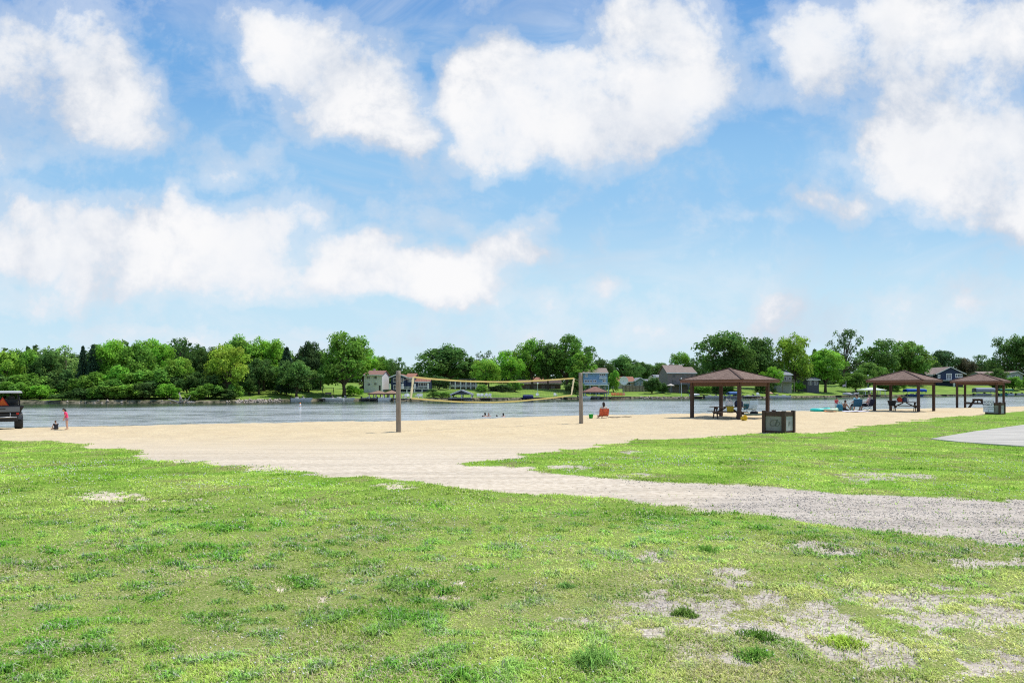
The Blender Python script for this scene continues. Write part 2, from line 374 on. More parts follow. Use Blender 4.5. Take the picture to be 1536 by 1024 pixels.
def cover(x, y):
    """grass amount 0..1, gravel amount 0..1, px, py"""
    r = np.maximum(y, .3); z = -0.25 * sstep(9, 26, np.hypot(x, y))
    px = CX + FPX * x / r; py = HOR + FPX * (CZ - z) / r
    sa = sdist(GA, x, y); sb = sdist(GB, x, y)
    big = fbm(x / 1.3, y / 1.3, 21, 4) - .5; fine = fbm(x / .28, y / .28, 27, 3) - .5
    far = sstep(6, 22, y)
    s = np.maximum(sa, sb) + big * (.9 + 1.2 * far) + fine * (.35 + .3 * far)
    g = sstep(-.12, .22, s)
    b = np.zeros(x.shape)
    for cx, cy, rx, ry, st in BARE:
        b = np.maximum(b, st * (1 - np.sqrt(((px - cx) / (rx * 1.7)) ** 2 + ((py - cy) / (ry * 1.8)) ** 2)))
    b = np.where(y > 0, b, 0)
    b2 = b * .95 + big * 1.3 + fine * 1.9 + (fbm(x / .08, y / .08, 29, 2) - .5) * 1.4
    bare = np.where(b > 0, sstep(.12, .8, b2) * sstep(0, .25, b), 0) * .86
    # sparse turf generally
    th = fbm(x / .5, y / .5, 33, 3)
    sparse = sstep(.60, .74, th) * .55 * sstep(12, 5, y)
    lime = sstep(560, 1000, px + 260 * (fbm(x / 1.5, y / 1.5, 55, 2) - .5)) * sstep(800, 900, py)
    g = g * (1 - bare) * (1 - sparse * (.4 + .6 * lime))
    grav = sstep(880, 1250, px + 300 * big) * sstep(30, 18, y)
    grav = np.where(b > .02, sstep(760, 900, px), grav)
    return g, grav, px, py, lime

def make_ground():
    ang = np.concatenate([np.linspace(-180, -56, 40, endpoint=False), np.linspace(-56, 56, 760), np.linspace(56, 180, 41)[1:]])
    rad = np.concatenate([[0.0], np.geomspace(.8, 420, 820)])
    A, Rr = np.meshgrid(np.radians(ang), rad); x = Rr * np.sin(A); y = Rr * np.cos(A)
    g, grav, px, py, lime = cover(x, y); z = gz(x, y)
    z = z + .02 * g * sstep(3, 5, Rr)
    s = y - near_shore(x)
    sandy = sstep(20, 30, Rr) * (1 - g)
    z = z + sandy * sstep(0, -3, s) * (.075 * (fbm(x / .55, y / .55, 41, 3) - .5) + .012 * np.sin((y * .8 + x * .15) / .13) * np.exp(-((x + 7.6) / 1.6) ** 2 - ((y - 24) / 1.8) ** 2) * 1.4)
    # wheel ruts on the gravel road
    V = np.stack([x, y, z], -1).reshape(-1, 3); nr, na = x.shape
    i = np.arange(nr - 1)[:, None] * na + np.arange(na - 1)[None]; q = np.stack([i, i + na, i + na + 1, i + 1], -1).reshape(-1)
    nf = (nr - 1) * (na - 1)
    me = np_mesh('ground', V, q[::1].reshape(-1, 4)[:, ::-1].ravel(), np.arange(nf) * 4, np.full(nf, 4), True)
    wet = sstep(-1.6, -.3, s + .6 * (fbm(x / 1.5, y / 1.5, 61, 2) - .5)) 
    C = np.stack([g, grav, wet], -1).reshape(-1, 3); set_col(me, 'cover', C)
    dead = fbm(x / .7, y / .7, 71, 4)
    C2 = np.stack([lime, dead, sstep(14, 30, y)], -1).reshape(-1, 3); set_col(me, 'tone', C2)
    m = bpy.data.materials.new('ground_cover'); m.use_nodes = True; nt = m.node_tree; N = nt.nodes; L = nt.links
    b = N['Principled BSDF']; b.inputs['Roughness'].default_value = .95; b.inputs['Specular IOR Level'].default_value = .1
    def attr(n_):
        a = N.new('ShaderNodeAttribute'); a.attribute_name = n_; s_ = N.new('ShaderNodeSeparateColor'); L.new(a.outputs['Color'], s_.inputs[0]); return s_.outputs
    cv = attr('cover'); tn = attr('tone'); tc = N.new('ShaderNodeTexCoord')
    def noise(scale, d=4, ro=.55):
        n = N.new('ShaderNodeTexNoise'); n.inputs['Scale'].default_value = scale; n.inputs['Detail'].default_value = d; n.inputs['Roughness'].default_value = ro
        L.new(tc.outputs['Object'], n.inputs['Vector']); return n.outputs['Fac']
    def mr(x_, a, b_, c=0., d=1.):
        n = N.new('ShaderNodeMapRange'); n.interpolation_type = 'SMOOTHSTEP'; L.new(x_, n.inputs[0])
        for k, v_ in zip((1, 2, 3, 4), (a, b_, c, d)): n.inputs[k].default_value = v_
        return n.outputs[0]
    def mix(f, a, c):
        n = N.new('ShaderNodeMix'); n.data_type = 'RGBA'
        if isinstance(f, float): n.inputs['Factor'].default_value = f
        else: L.new(f, n.inputs['Factor'])
        for k, v_ in (('A', a), ('B', c)):
            if isinstance(v_, tuple): n.inputs[k].default_value = (*v_, 1)
            else: L.new(v_, n.inputs[k])
        return n.outputs['Result']
    n_f = noise(60, 4); n_m = noise(9, 5); n_l = noise(.7, 4); n_vf = noise(220, 2)
    sand = mix(mr(n_l, .35, .65), (.60, .47, .28), (.67, .535, .325)); sand = mix(mr(n_m, .45, .7), sand, (.49, .375, .225)); sand = mix(mr(noise(3, 6, .7), .52, .64), sand, (.57, .44, .28))
    sand = mix(mr(n_f, .68, .78), sand, (.3, .2, .12))
    # grey crushed stone
    vo = N.new('ShaderNodeTexVoronoi'); vo.inputs['Scale'].default_value = 42; L.new(tc.outputs['Object'], vo.inputs['Vector'])
    vs = N.new('ShaderNodeSeparateColor'); L.new(vo.outputs['Color'], vs.inputs[0])
    stone = mix(vs.outputs[0], (.34, .29, .235), (.64, .565, .475)); stone = mix(mr(vo.outputs['Distance'], .45, .85), stone, (.24, .195, .15))
    stone = mix(mr(n_m, .42, .66), stone, (.53, .455, .37))
    dirt = mix(mr(n_m, .35, .65), (.52, .43, .315), (.66, .56, .43)); dirt = mix(mr(n_f, .6, .75), dirt, (.28, .21, .15))
    mpr = N.new('ShaderNodeMapping'); mpr.inputs['Rotation'].default_value = (0, 0, R(42)); mpr.inputs['Scale'].default_value = (.12, 2.2, 1); L.new(tc.outputs['Object'], mpr.inputs[0])
    nr_ = N.new('ShaderNodeTexNoise'); nr_.inputs['Scale'].default_value = 1.; nr_.inputs['Detail'].default_value = 4; L.new(mpr.outputs[0], nr_.inputs['Vector'])
    base = mix(tn[2], dirt, sand); base = mix(cv[1], base, stone)
    rut = N.new('ShaderNodeVectorMath'); rut.operation = 'SCALE'; L.new(base, rut.inputs[0]); L.new(mr(nr_.outputs['Fac'], .38, .62, (.90), 1.08), rut.inputs['Scale']); base = mix(tn[2], rut.outputs[0], base)
    base = mix(cv[2], base, (.235, .17, .11))
    turf = mix(mr(n_m, .35, .65), (.14, .26, .025), (.24, .38, .04)); turf = mix(tn[0], turf, (.36, .41, .10))
    turf = mix(mr(n_vf, .5, .75), turf, (.09, .16, .02)); turf = mix(mr(tn[1], .5, .7), turf, (.20, .20, .07))
    near = mix(mr(n_f, .35, .7), (.14, .18, .04), (.42, .40, .17)); near = mix(mr(n_vf, .45, .6), near, (.19, .24, .05))
    sp = N.new('ShaderNodeSeparateXYZ'); L.new(tc.outputs['Object'], sp.inputs[0])
    turf = mix(mr(sp.outputs['Y'], 5, 13), near, turf)
    th = N.new('ShaderNodeMath'); th.operation = 'ADD'; L.new(cv[0], th.inputs[0])
    sc = mr(n_f, .25, .75, -.42, .42); L.new(sc, th.inputs[1])
    L.new(mix(mr(th.outputs[0], .4, .6), base, turf), b.inputs['Base Color'])
    bp = N.new('ShaderNodeBump'); bp.inputs['Strength'].default_value = .6; bp.inputs['Distance'].default_value = .012
    hs = N.new('ShaderNodeMath'); hs.operation = 'ADD'; L.new(n_f, hs.inputs[0]); L.new(n_m, hs.inputs[1]); L.new(hs.outputs[0], bp.inputs['Height'])
    L.new(bp.outputs[0], b.inputs['Normal'])
    o = link('ground', me, None, m); tag(o, 'flat shore ground of mown turf, pale sand beach and gravel track', None, None, 'structure')
make_ground()

def scatter(y0, y1, per_m2, half=.80, seed=0):
    g = np.random.default_rng(seed); area = half * (y1 * y1 - y0 * y0); n = int(area * per_m2)
    y = np.sqrt(g.uniform(y0 * y0, y1 * y1, n)); x = g.uniform(-half, half, n) * y
    return x, y, g
def blades_mesh(name, x, y, z, h, w, phi, lean, Cb, Ct):
    n = len(x); d = np.stack([np.cos(phi), np.sin(phi)], -1); l = np.stack([np.cos(phi + 1.57 + .6), np.sin(phi + 1.57 + .6)], -1)
    V = np.zeros((n, 5, 3))
    P = np.stack([x, y, z], -1)
    V[:, 0] = P; V[:, 1] = P; V[:, 0, :2] -= d * w[:, None] / 2; V[:, 1, :2] += d * w[:, None] / 2
    mid = P.copy(); mid[:, :2] += l * (lean * h * .3)[:, None]; mid[:, 2] += h * .55
    V[:, 2] = mid; V[:, 3] = mid; V[:, 2, :2] += d * w[:, None] * .4; V[:, 3, :2] -= d * w[:, None] * .4
    V[:, 4] = P; V[:, 4, :2] += l * (lean * h)[:, None]; V[:, 4, 2] += h * np.clip(1 - lean * .5, .2, 1)
    k = np.arange(n)[:, None] * 5
    lo = np.concatenate([k + [0, 1, 2], k + [0, 2, 3], k + [3, 2, 4]], 1).ravel()
    me = np_mesh(name, V.reshape(-1, 3), lo, np.arange(n * 3) * 3, np.full(n * 3, 3))
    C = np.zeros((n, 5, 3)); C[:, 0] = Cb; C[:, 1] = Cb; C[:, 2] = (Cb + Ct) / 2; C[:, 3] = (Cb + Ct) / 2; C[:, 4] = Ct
    set_col(me, 'tint', C.reshape(-1, 3)); return me
def grassmat():
    if 'grass_blades' in _M: return _M['grass_blades']
    m = bpy.data.materials.new('grass_blades'); m.use_nodes = True; nt = m.node_tree; N = nt.nodes; L = nt.links
    N.remove(N['Principled BSDF']); out = N['Material Output']; a = N.new('ShaderNodeAttribute'); a.attribute_name = 'tint'
    d = N.new('ShaderNodeBsdfDiffuse'); t = N.new('ShaderNodeBsdfTranslucent'); ms = N.new('ShaderNodeMixShader'); ms.inputs[0].default_value = .4
    geo = N.new('ShaderNodeNewGeometry'); up = N.new('ShaderNodeVectorMath'); up.operation = 'MULTIPLY_ADD'
    L.new(geo.outputs['Normal'], up.inputs[0]); up.inputs[1].default_value = (.6, .6, .6); up.inputs[2].default_value = (0, 0, .75)
    nn = N.new('ShaderNodeVectorMath'); nn.operation = 'NORMALIZE'; L.new(up.outputs[0], nn.inputs[0]); L.new(nn.outputs[0], d.inputs['Normal'])
    L.new(a.outputs['Color'], d.inputs[0]); L.new(a.outputs['Color'], t.inputs[0]); L.new(d.outputs[0], ms.inputs[1]); L.new(t.outputs[0], ms.inputs[2])
    L.new(ms.outputs[0], out.inputs[0]); _M['grass_blades'] = m; return m
def tint(x, y, px, py, lime, g, n):
    t1 = fbm(x / 1.1, y / 1.1, 81, 3); t2 = fbm(x / .35, y / .35, 85, 2)
    deep = np.array([.23, .44, .05]); mid = np.array([.45, .60, .12]); lim = np.array([.68, .72, .24]); straw = np.array([.88, .77, .48])
    c = deep + (mid - deep) * sstep(.3, .62, t1 * .6 + t2 * .4)[:, None]
    lm = np.clip(lime * .85 + .22 * sstep(.5, .7, fbm(x / 1.8, y / 1.8, 88, 2)), 0, 1)
    c = c + (lim - c) * (lm * (.35 + .65 * sstep(.35, .6, t2)))[:, None]
    c = c * g.uniform(.6, 1.5, n)[:, None] * (.9 + .42 * sstep(.3, .7, fbm(x / 1.6, y / .9, 141, 4)))[:, None]
    pd = (.14 + .27 * sstep(.5, .7, fbm(x / .6, y / .6, 91, 3))) * sstep(13, 5.5, y) + .03
    isd = g.uniform(0, 1, n) < pd
    c[isd] = straw * g.uniform(.5, 1.15, isd.sum())[:, None]
    return c
def make_grass():
    XS = []; first = True
    parts = []
    for (y0, y1, dn, hh, ww, seed) in ((2.9, 5.2, 13500, .032, .0046, 1), (5.2, 8.5, 6200, .036, .0068, 2), (8.5, 14, 2200, .038, .011, 3), (14, 24, 700, .038, .018, 4), (24, 46, 140, .04, .034, 5)):
        x, y, g = scatter(y0, y1, dn, .82, seed)
        gr, grav, px, py, lime = cover(x, y)
        den = .55 + .45 * sstep(.3, .6, fbm(x / .22, y / .22, 95, 2))
        k = g.uniform(0, 1, len(x)) < gr * den * 1.0 + .015 * sstep(11, 8, y)
        k &= sdist(PADP, x, y) < -.03
        x, y, px, py, lime, gr = x[k], y[k], px[k], py[k], lime[k], gr[k]; n = len(x)
        tall = fbm(x / .16, y / .16, 99, 2); clump = sstep(.52, .8, fbm(x / .45, y / .45, 101, 2)) * .6
        h = hh * (.45 + 1.0 * tall + .9 * clump * (1 - .5 * lime)) * g.uniform(.6, 1.4, n) * (.55 + .45 * gr)
        w = ww * g.uniform(.6, 1.5, n); c = tint(x, y, px, py, lime, g, n); leafy = sstep(.5, .72, fbm(x / .17, y / .13, 151, 3)) * (1 - .5 * lime) * sstep(12, 7, y); h = h * (1 + .55 * leafy); w = w * (1 + .7 * leafy); c = c * (1 - .12 * clump * (1 - lime))[:, None]; c = c * (1 - leafy[:, None] * np.array([.36, .15, .15]))
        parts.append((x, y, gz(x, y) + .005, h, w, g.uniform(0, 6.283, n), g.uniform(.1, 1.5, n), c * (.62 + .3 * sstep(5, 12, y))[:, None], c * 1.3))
    P = [np.concatenate([p[i] for p in parts]) for i in range(9)]
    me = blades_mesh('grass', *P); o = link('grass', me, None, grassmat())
    tag(o, 'short patchy mown grass, lime and deep green with dry straw', 'grass', None, None, ); o['kind'] = 'stuff'
    # clover heads
    x, y, g = scatter(3.2, 17, 34, .8, 31); gr, grav, px, py, lime = cover(x, y)
    k = (g.uniform(0, 1, len(x)) < gr * sstep(.5, .68, fbm(x / .8, y / .8, 111, 2)) * 1.3); x, y = x[k], y[k]; n = len(x)
    B_ = np.array([(0, 0, 1), (1, 0, 0), (0, 1, 0), (-1, 0, 0), (0, -1, 0), (0, 0, -1)], float); Fb = np.array([(0, 1, 2), (0, 2, 3), (0, 3, 4), (0, 4, 1), (5, 2, 1), (5, 3, 2), (5, 4, 3), (5, 1, 4)])
    s = g.uniform(.005, .0085, n) * (1 + sstep(6, 16, y) * .8)
    V = B_[None] * s[:, None, None] + np.stack([x, y, gz(x, y) + g.uniform(.04, .065, n)], -1)[:, None]
    lo = (np.arange(n)[:, None, None] * 6 + Fb[None]).ravel()
    me = np_mesh('clover_flowers', V.reshape(-1, 3), lo, np.arange(n * 8) * 3, np.full(n * 8, 3), True)
    o = link('clover_flowers', me, None, mat('clover_white', (.72, .70, .62), .9, .1)); tag(o, 'tiny white clover heads dotted through the turf', 'flowers'); o['kind'] = 'stuff'
    # crushed stone
    Vs = []; n_tot = 0
    for (y0, y1, dn, s0, s1, seed) in ((3, 6.5, 4200, .003, .009, 41), (6.5, 10, 1200, .005, .012, 42), (10, 17, 260, .008, .018, 43)):
        x, y, g = scatter(y0, y1, dn, .8, seed); gr, grav, px, py, lime = cover(x, y)
        k = g.uniform(0, 1, len(x)) < (1 - gr) * grav * .7 * sstep(.3, .6, fbm(x / .3, y / .3, 131, 3)); k &= sdist(PADP, x, y) < 0; x, y = x[k], y[k]; n = len(x)
        s = s0 * (s1 / s0) ** (g.uniform(0, 1, n) ** 1.6)
        Bj = B_[None] * (s[:, None, None]) * g.uniform(.5, 1.25, (n, 6, 1)) * np.array([1, 1, .6])
        a = g.uniform(0, 6.28, n); c_, s_ = np.cos(a)[:, None], np.sin(a)[:, None]
        X = Bj[..., 0] * c_ - Bj[..., 1] * s_; Y = Bj[..., 0] * s_ + Bj[..., 1] * c_
        V = np.stack([X + x[:, None], Y + y[:, None], Bj[..., 2] + (gz(x, y) + s * .3)[:, None]], -1)
        Vs.append(V)
    V = np.concatenate(Vs); n = len(V); lo = (np.arange(n)[:, None, None] * 6 + Fb[None]).ravel()
    me = np_mesh('gravel', V.reshape(-1, 3), lo, np.arange(n * 8) * 3, np.full(n * 8, 3))
    c = rng.uniform(.26, .64, n)[:, None] * np.array([1, .91, .80]); set_col(me, 'tint', np.repeat(c, 6, 0))
    m = bpy.data.materials.new('crushed_stone'); m.use_nodes = True; b = m.node_tree.nodes['Principled BSDF']; b.inputs['Roughness'].default_value = .9
    a = m.node_tree.nodes.new('ShaderNodeAttribute'); a.attribute_name = 'tint'; m.node_tree.links.new(a.outputs['Color'], b.inputs['Base Color'])
    o = link('gravel', me, None, m); tag(o, 'loose crushed grey stone on the bare patches and track', 'gravel'); o['kind'] = 'stuff'
    # separate dark weed tufts
    for i, (px, py, wd, ht, lab, col) in enumerate([
        (1137, 962, .34, .075, 'widest dark green grass tuft spreading on the grey gravel', (.10, .20, .03)),
        (1027, 924, .17, .08, 'small round dark weed tuft alone on pale gravel', (.12, .20, .04)),
        (1265, 968, .30, .07, 'light green grass tuft at the edge of the stony ground', (.30, .42, .06)),
        (1136, 992, .26, .08, 'broadleaf weed just below the widest dark tuft on gravel', (.14, .28, .045)),
        (848, 884, .22, .07, 'blue-green weed clump alone in lime turf beside the middle', (.15, .28, .07)),
        (1060, 830, .55, .09, 'broad deep green clover clump near the gravel track strip', (.12, .28, .04)),
        (885, 1000, .34, .13, 'tall feathery weed clump at the lower middle of the turf', (.17, .31, .07))]):
        p = ground_at(px, py); g = np.random.default_rng(200 + i); n = 520
        a = g.uniform(0, 6.283, n); r_ = g.uniform(0, 1, n) ** .8 * wd * .72 * (.55 + .55 * vnoise(a * 1.3 + 9 * i, a * 0, i)); x = np.cos(a) * r_; y = np.sin(a) * r_ * .75
        h = ht * np.clip(1.15 - 1.5 * r_ / wd, .25, 1.2) * g.uniform(.4, 1.3, n); c = np.array(col)[None] * g.uniform(.8, 2.1, n)[:, None]
        z = gz(x + p.x, y + p.y) - p.z
        me = blades_mesh('grass_tuft', x, y, z, h, g.uniform(.004, .009, n), g.uniform(0, 6.28, n), g.uniform(.2, 1.4, n), c * .6, c * 1.3)
        o = link('grass_tuft', me, None, grassmat()); o.location = p; tag(o, lab, 'grass tuft', 'grass tufts')
PADP = np.concatenate([gpoly([(1396, 659.5), (1460, 648.5), (1536, 638)]), np.array([(60., 63.), (60., -8.), (27., 9.)]), gpoly([(1536, 671), (1440, 664.5)])])
make_grass()
def make_pad():
    mb = MB(); c = [Vector((x, y, float(gz(x, y)) + .05)) for x, y in PADP]; n = len(c)
    mb.add([v for v in c] + [v - Vector((0, 0, .15)) for v in c], [tuple(range(n))] + [(i, i + n, (i + 1) % n + n, (i + 1) % n) for i in range(n)])
    o = mb.build('pavement', mat('worn_concrete', (.44, .405, .345), .9, .25, 1.6, .3, stretch=(.3, 1.6, 1))); bm = bmesh.new(); bm.from_mesh(o.data); bmesh.ops.recalc_face_normals(bm, faces=bm.faces); bm.to_mesh(o.data); bm.free()
    tag(o, 'pale paved path crossing the grass at the right', None, None, 'structure')
make_pad()

# ------------------------------------------------------------------ water, far bank, outer ground
def make_water():
    xs = np.concatenate([np.linspace(-900, -120, 20, endpoint=False), np.linspace(-120, 260, 200), np.linspace(260, 900, 20)[1:]])
    t = np.linspace(0, 1, 110); X, T = np.meshgrid(xs, t)
    y0 = near_shore(X) - 6; y1 = far_shore(X) + 2.5; Y = y0 + (y1 - y0) * T
    V = np.stack([X, Y, np.full(X.shape, WATER)], -1).reshape(-1, 3); nr, na = X.shape
    i = np.arange(nr - 1)[:, None] * na + np.arange(na - 1)[None]; q = np.stack([i, i + 1, i + na + 1, i + na], -1).reshape(-1); nf = (nr - 1) * (na - 1)
    me = np_mesh('water', V, q, np.arange(nf) * 4, np.full(nf, 4), True)
    calm_painted_refl = sstep(46, 22, far_shore(X) - Y + 9 * (fbm(X / 9, Y / 5, 77, 2) - .5)); set_col(me, 'calm_painted_refl', np.stack([calm_painted_refl] * 3, -1).reshape(-1, 3))  # far-shore mask: flatter ripples plus the painted tree reflection
    m = bpy.data.materials.new('lake_water'); m.use_nodes = True; nt = m.node_tree; N = nt.nodes; L = nt.links; b = N['Principled BSDF']
    b.inputs['Roughness'].default_value = .12; b.inputs['IOR'].default_value = 1.36
    tc = N.new('ShaderNodeTexCoord')
    def noise(sc, st, d=3):
        mp = N.new('ShaderNodeMapping'); mp.inputs['Scale'].default_value = st; L.new(tc.outputs['Object'], mp.inputs[0])
        n = N.new('ShaderNodeTexNoise'); n.inputs['Scale'].default_value = sc; n.inputs['Detail'].default_value = d; L.new(mp.outputs[0], n.inputs['Vector']); return n.outputs['Fac']
    def mth(op, a, c):
        n = N.new('ShaderNodeMath'); n.operation = op
        for k, q_ in enumerate((a, c)):
            if isinstance(q_, float): n.inputs[k].default_value = q_
            else: L.new(q_, n.inputs[k])
        return n.outputs[0]
    big = noise(.09, (.35, 1.2, 1), 3); w1 = noise(.55, (.42, 1.3, 1), 5); w2 = noise(2.4, (.5, 1.2, 1), 4)
    mr = N.new('ShaderNodeMapRange'); L.new(big, mr.inputs[0]); mr.inputs[1].default_value = .38; mr.inputs[2].default_value = .62; mr.inputs[3].default_value = .35; mr.inputs[4].default_value = 1.25
    h = mth('MULTIPLY', mth('ADD', mth('MULTIPLY', w1, .75), mth('MULTIPLY', w2, .3)), mr.outputs[0])
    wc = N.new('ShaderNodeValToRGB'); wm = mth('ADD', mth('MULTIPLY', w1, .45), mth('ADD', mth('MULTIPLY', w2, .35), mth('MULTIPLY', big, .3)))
    L.new(wm, wc.inputs[0]); e = wc.color_ramp.elements; e[0].position = .45; e[0].color = (.05, .07, .06, 1); e[1].position = .555; e[1].color = (.50, .525, .51, 1)  # pale sky sheen and dark ripple troughs painted into the base colour
    ca = N.new('ShaderNodeAttribute'); ca.attribute_name = 'calm_painted_refl'; cs = N.new('ShaderNodeSeparateColor'); L.new(ca.outputs['Color'], cs.inputs[0])
    cm = N.new('ShaderNodeMix'); cm.data_type = 'RGBA'; L.new(cs.outputs[0], cm.inputs['Factor']); L.new(wc.outputs[0], cm.inputs['A']); cm.inputs['B'].default_value = (.04, .06, .035, 1); L.new(cm.outputs['Result'], b.inputs['Base Color'])  # dark reflection of the far trees painted into the base colour
    h = mth('MULTIPLY', h, mth('SUBTRACT', 1., mth('MULTIPLY', cs.outputs[0], .82)))
    bp = N.new('ShaderNodeBump'); bp.inputs['Strength'].default_value = 1.0; bp.inputs['Distance'].default_value = .8; L.new(h, bp.inputs['Height']); L.new(bp.outputs[0], b.inputs['Normal'])
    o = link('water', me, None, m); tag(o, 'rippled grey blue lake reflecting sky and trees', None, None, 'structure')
make_water()
def lawnmat():
    m = bpy.data.materials.new('far_lawn'); m.use_nodes = True; nt = m.node_tree; N = nt.nodes; L = nt.links; b = N['Principled BSDF']; b.inputs['Roughness'].default_value = .95; b.inputs['Specular IOR Level'].default_value = .1
    tc = N.new('ShaderNodeTexCoord'); n = N.new('ShaderNodeTexNoise'); n.inputs['Scale'].default_value = .12; n.inputs['Detail'].default_value = 8; n.inputs['Roughness'].default_value = .65; L.new(tc.outputs['Object'], n.inputs['Vector'])
    c = N.new('ShaderNodeValToRGB'); L.new(n.outputs['Fac'], c.inputs[0]); e = c.color_ramp.elements; e[0].position = .35; e[0].color = (.11, .20, .03, 1); e[1].position = .65; e[1].color = (.24, .34, .06, 1)
    a = N.new('ShaderNodeAttribute'); a.attribute_name = 'bank'; s = N.new('ShaderNodeSeparateColor'); L.new(a.outputs['Color'], s.inputs[0])
    n2 = N.new('ShaderNodeTexNoise'); n2.inputs['Scale'].default_value = 1.3; n2.inputs['Detail'].default_value = 5; L.new(tc.outputs['Object'], n2.inputs['Vector'])
    c2 = N.new('ShaderNodeValToRGB'); L.new(n2.outputs['Fac'], c2.inputs[0]); e = c2.color_ramp.elements; e[0].position = .35; e[0].color = (.035, .04, .02, 1); e[1].position = .7; e[1].color = (.28, .24, .16, 1)
    mx = N.new('ShaderNodeMix'); mx.data_type = 'RGBA'; L.new(s.outputs[0], mx.inputs['Factor']); L.new(c.outputs[0], mx.inputs['A']); L.new(c2.outputs[0], mx.inputs['B']); L.new(mx.outputs['Result'], b.inputs['Base Color'])
    return m
def make_far():
    xs = np.concatenate([np.linspace(-900, -130, 30, endpoint=False), np.linspace(-130, 280, 330), np.linspace(280, 900, 30)[1:]])
    s = np.concatenate([[-6, -3, -1.5, -1, -.6, -.3, 0, .3, .6, .9, 1.5, 2.5], np.linspace(4, 60, 45), np.linspace(70, 700, 30)])
    X, S = np.meshgrid(xs, s); Y = far_shore(X) + S; Z = fz(X, Y)
    V = np.stack([X, Y, Z], -1).reshape(-1, 3); nr, na = X.shape
    i = np.arange(nr - 1)[:, None] * na + np.arange(na - 1)[None]; q = np.stack([i, i + 1, i + na + 1, i + na], -1).reshape(-1); nf = (nr - 1) * (na - 1)
    me = np_mesh('far_bank', V, q, np.arange(nf) * 4, np.full(nf, 4), True)
    bank = sstep(1.6, .5, S + .8 * (fbm(X / 2, Y / 2, 5, 2) - .5)); set_col(me, 'bank', np.stack([bank] * 3, -1).reshape(-1, 3))
    o = link('hill_lawn', me, None, lawnmat()); tag(o, 'green lawns rising from the far lake bank', None, None, 'structure')
    mb = MB(); Rr = 9000; n = 48
    mb.add([(0, 0, -3.4)] + [(Rr * math.cos(2 * math.pi * k / n), Rr * math.sin(2 * math.pi * k / n), -3.4) for k in range(n)], [(0, 1 + k, 1 + (k + 1) % n) for k in range(n)])
    o = mb.build('terrain', mat('outer_fields', (.09, .13, .04), .95, .3, .01)); tag(o, 'flat green country beyond the lake', None, None, 'structure')
make_far()
# ================================================================== near objects
def text_mesh(name, body, size, parent, m, **kw):
    cu = bpy.data.curves.new(name, 'FONT'); cu.body = body; cu.size = size; cu.align_x = 'CENTER'; cu.align_y = 'CENTER'
    for k, v in kw.items(): setattr(cu, k, v)
    o = bpy.data.objects.new(name, cu); COL.objects.link(o); dg = bpy.context.evaluated_depsgraph_get(); me = bpy.data.meshes.new_from_object(o.evaluated_get(dg))
    bpy.data.objects.remove(o); me.name = name; return link(name, me, parent, m)
WOOD_D = mat('dark_stained_wood', (.075, .045, .032), .8, .3, 6, .3, stretch=(6, 6, .8))
WOOD_B = mat('brown_stained_wood', (.135, .075, .05), .8, .25, 6, .3, stretch=(4, 4, 1))
WOOD_G = mat('weathered_wood', (.27, .225, .175), .9, .35, 5, .5, stretch=(8, 8, .6))
WOOD_T = mat('table_wood', (.17, .12, .08), .85, .3, 6, .3)
SHING = shingles('brown_shingles', (.19, .125, .095), (.27, .185, .145), .3, .13)
BLACK = mat('black_plastic', (.02, .02, .022), .5, .2, 10)
STEEL = mat('grey_steel', (.35, .36, .37), .4, .15, 10, 0, .6)
WHITE = mat('white_paint', (.78, .78, .76), .5, .06, 5)
def place(o, p): o.location = p

def posts_of(px, py, lean, rad, h, label, seed):
    p = ground_at(px, py); r = random.Random(seed)
    t = thing('volleyball_post', label, 'post', p, 0, 'volleyball net posts')
    mb = MB(); pts = []; rs = []
    for i in range(13):
        k = i / 12; pts.append((lean * k + r.uniform(-.006, .006), r.uniform(-.006, .006), -.3 + (h + .3) * k)); rs.append(rad * (1.06 - .12 * k) * r.uniform(.97, 1.03))
    mb.tube(pts, rs, 14); mb.build('timber', WOOD_G, t, True)
    for z in (h * .83, h * .49): mb = MB(); mb.tube([(lean * z / h, -rad * 1.35, z), (lean * z / h, rad * 1.2, z)], .016, 8); mb.build('eye_bolt', STEEL, t)
    return p
PA = posts_of(598, 648, -.02, .105, 2.6, 'nearer weathered wooden post holding the slack side of the volleyball net', 1)
PB = posts_of(872, 635, -.05, .105, 2.72, 'farther weathered wooden post beside the green bucket and the net', 2)
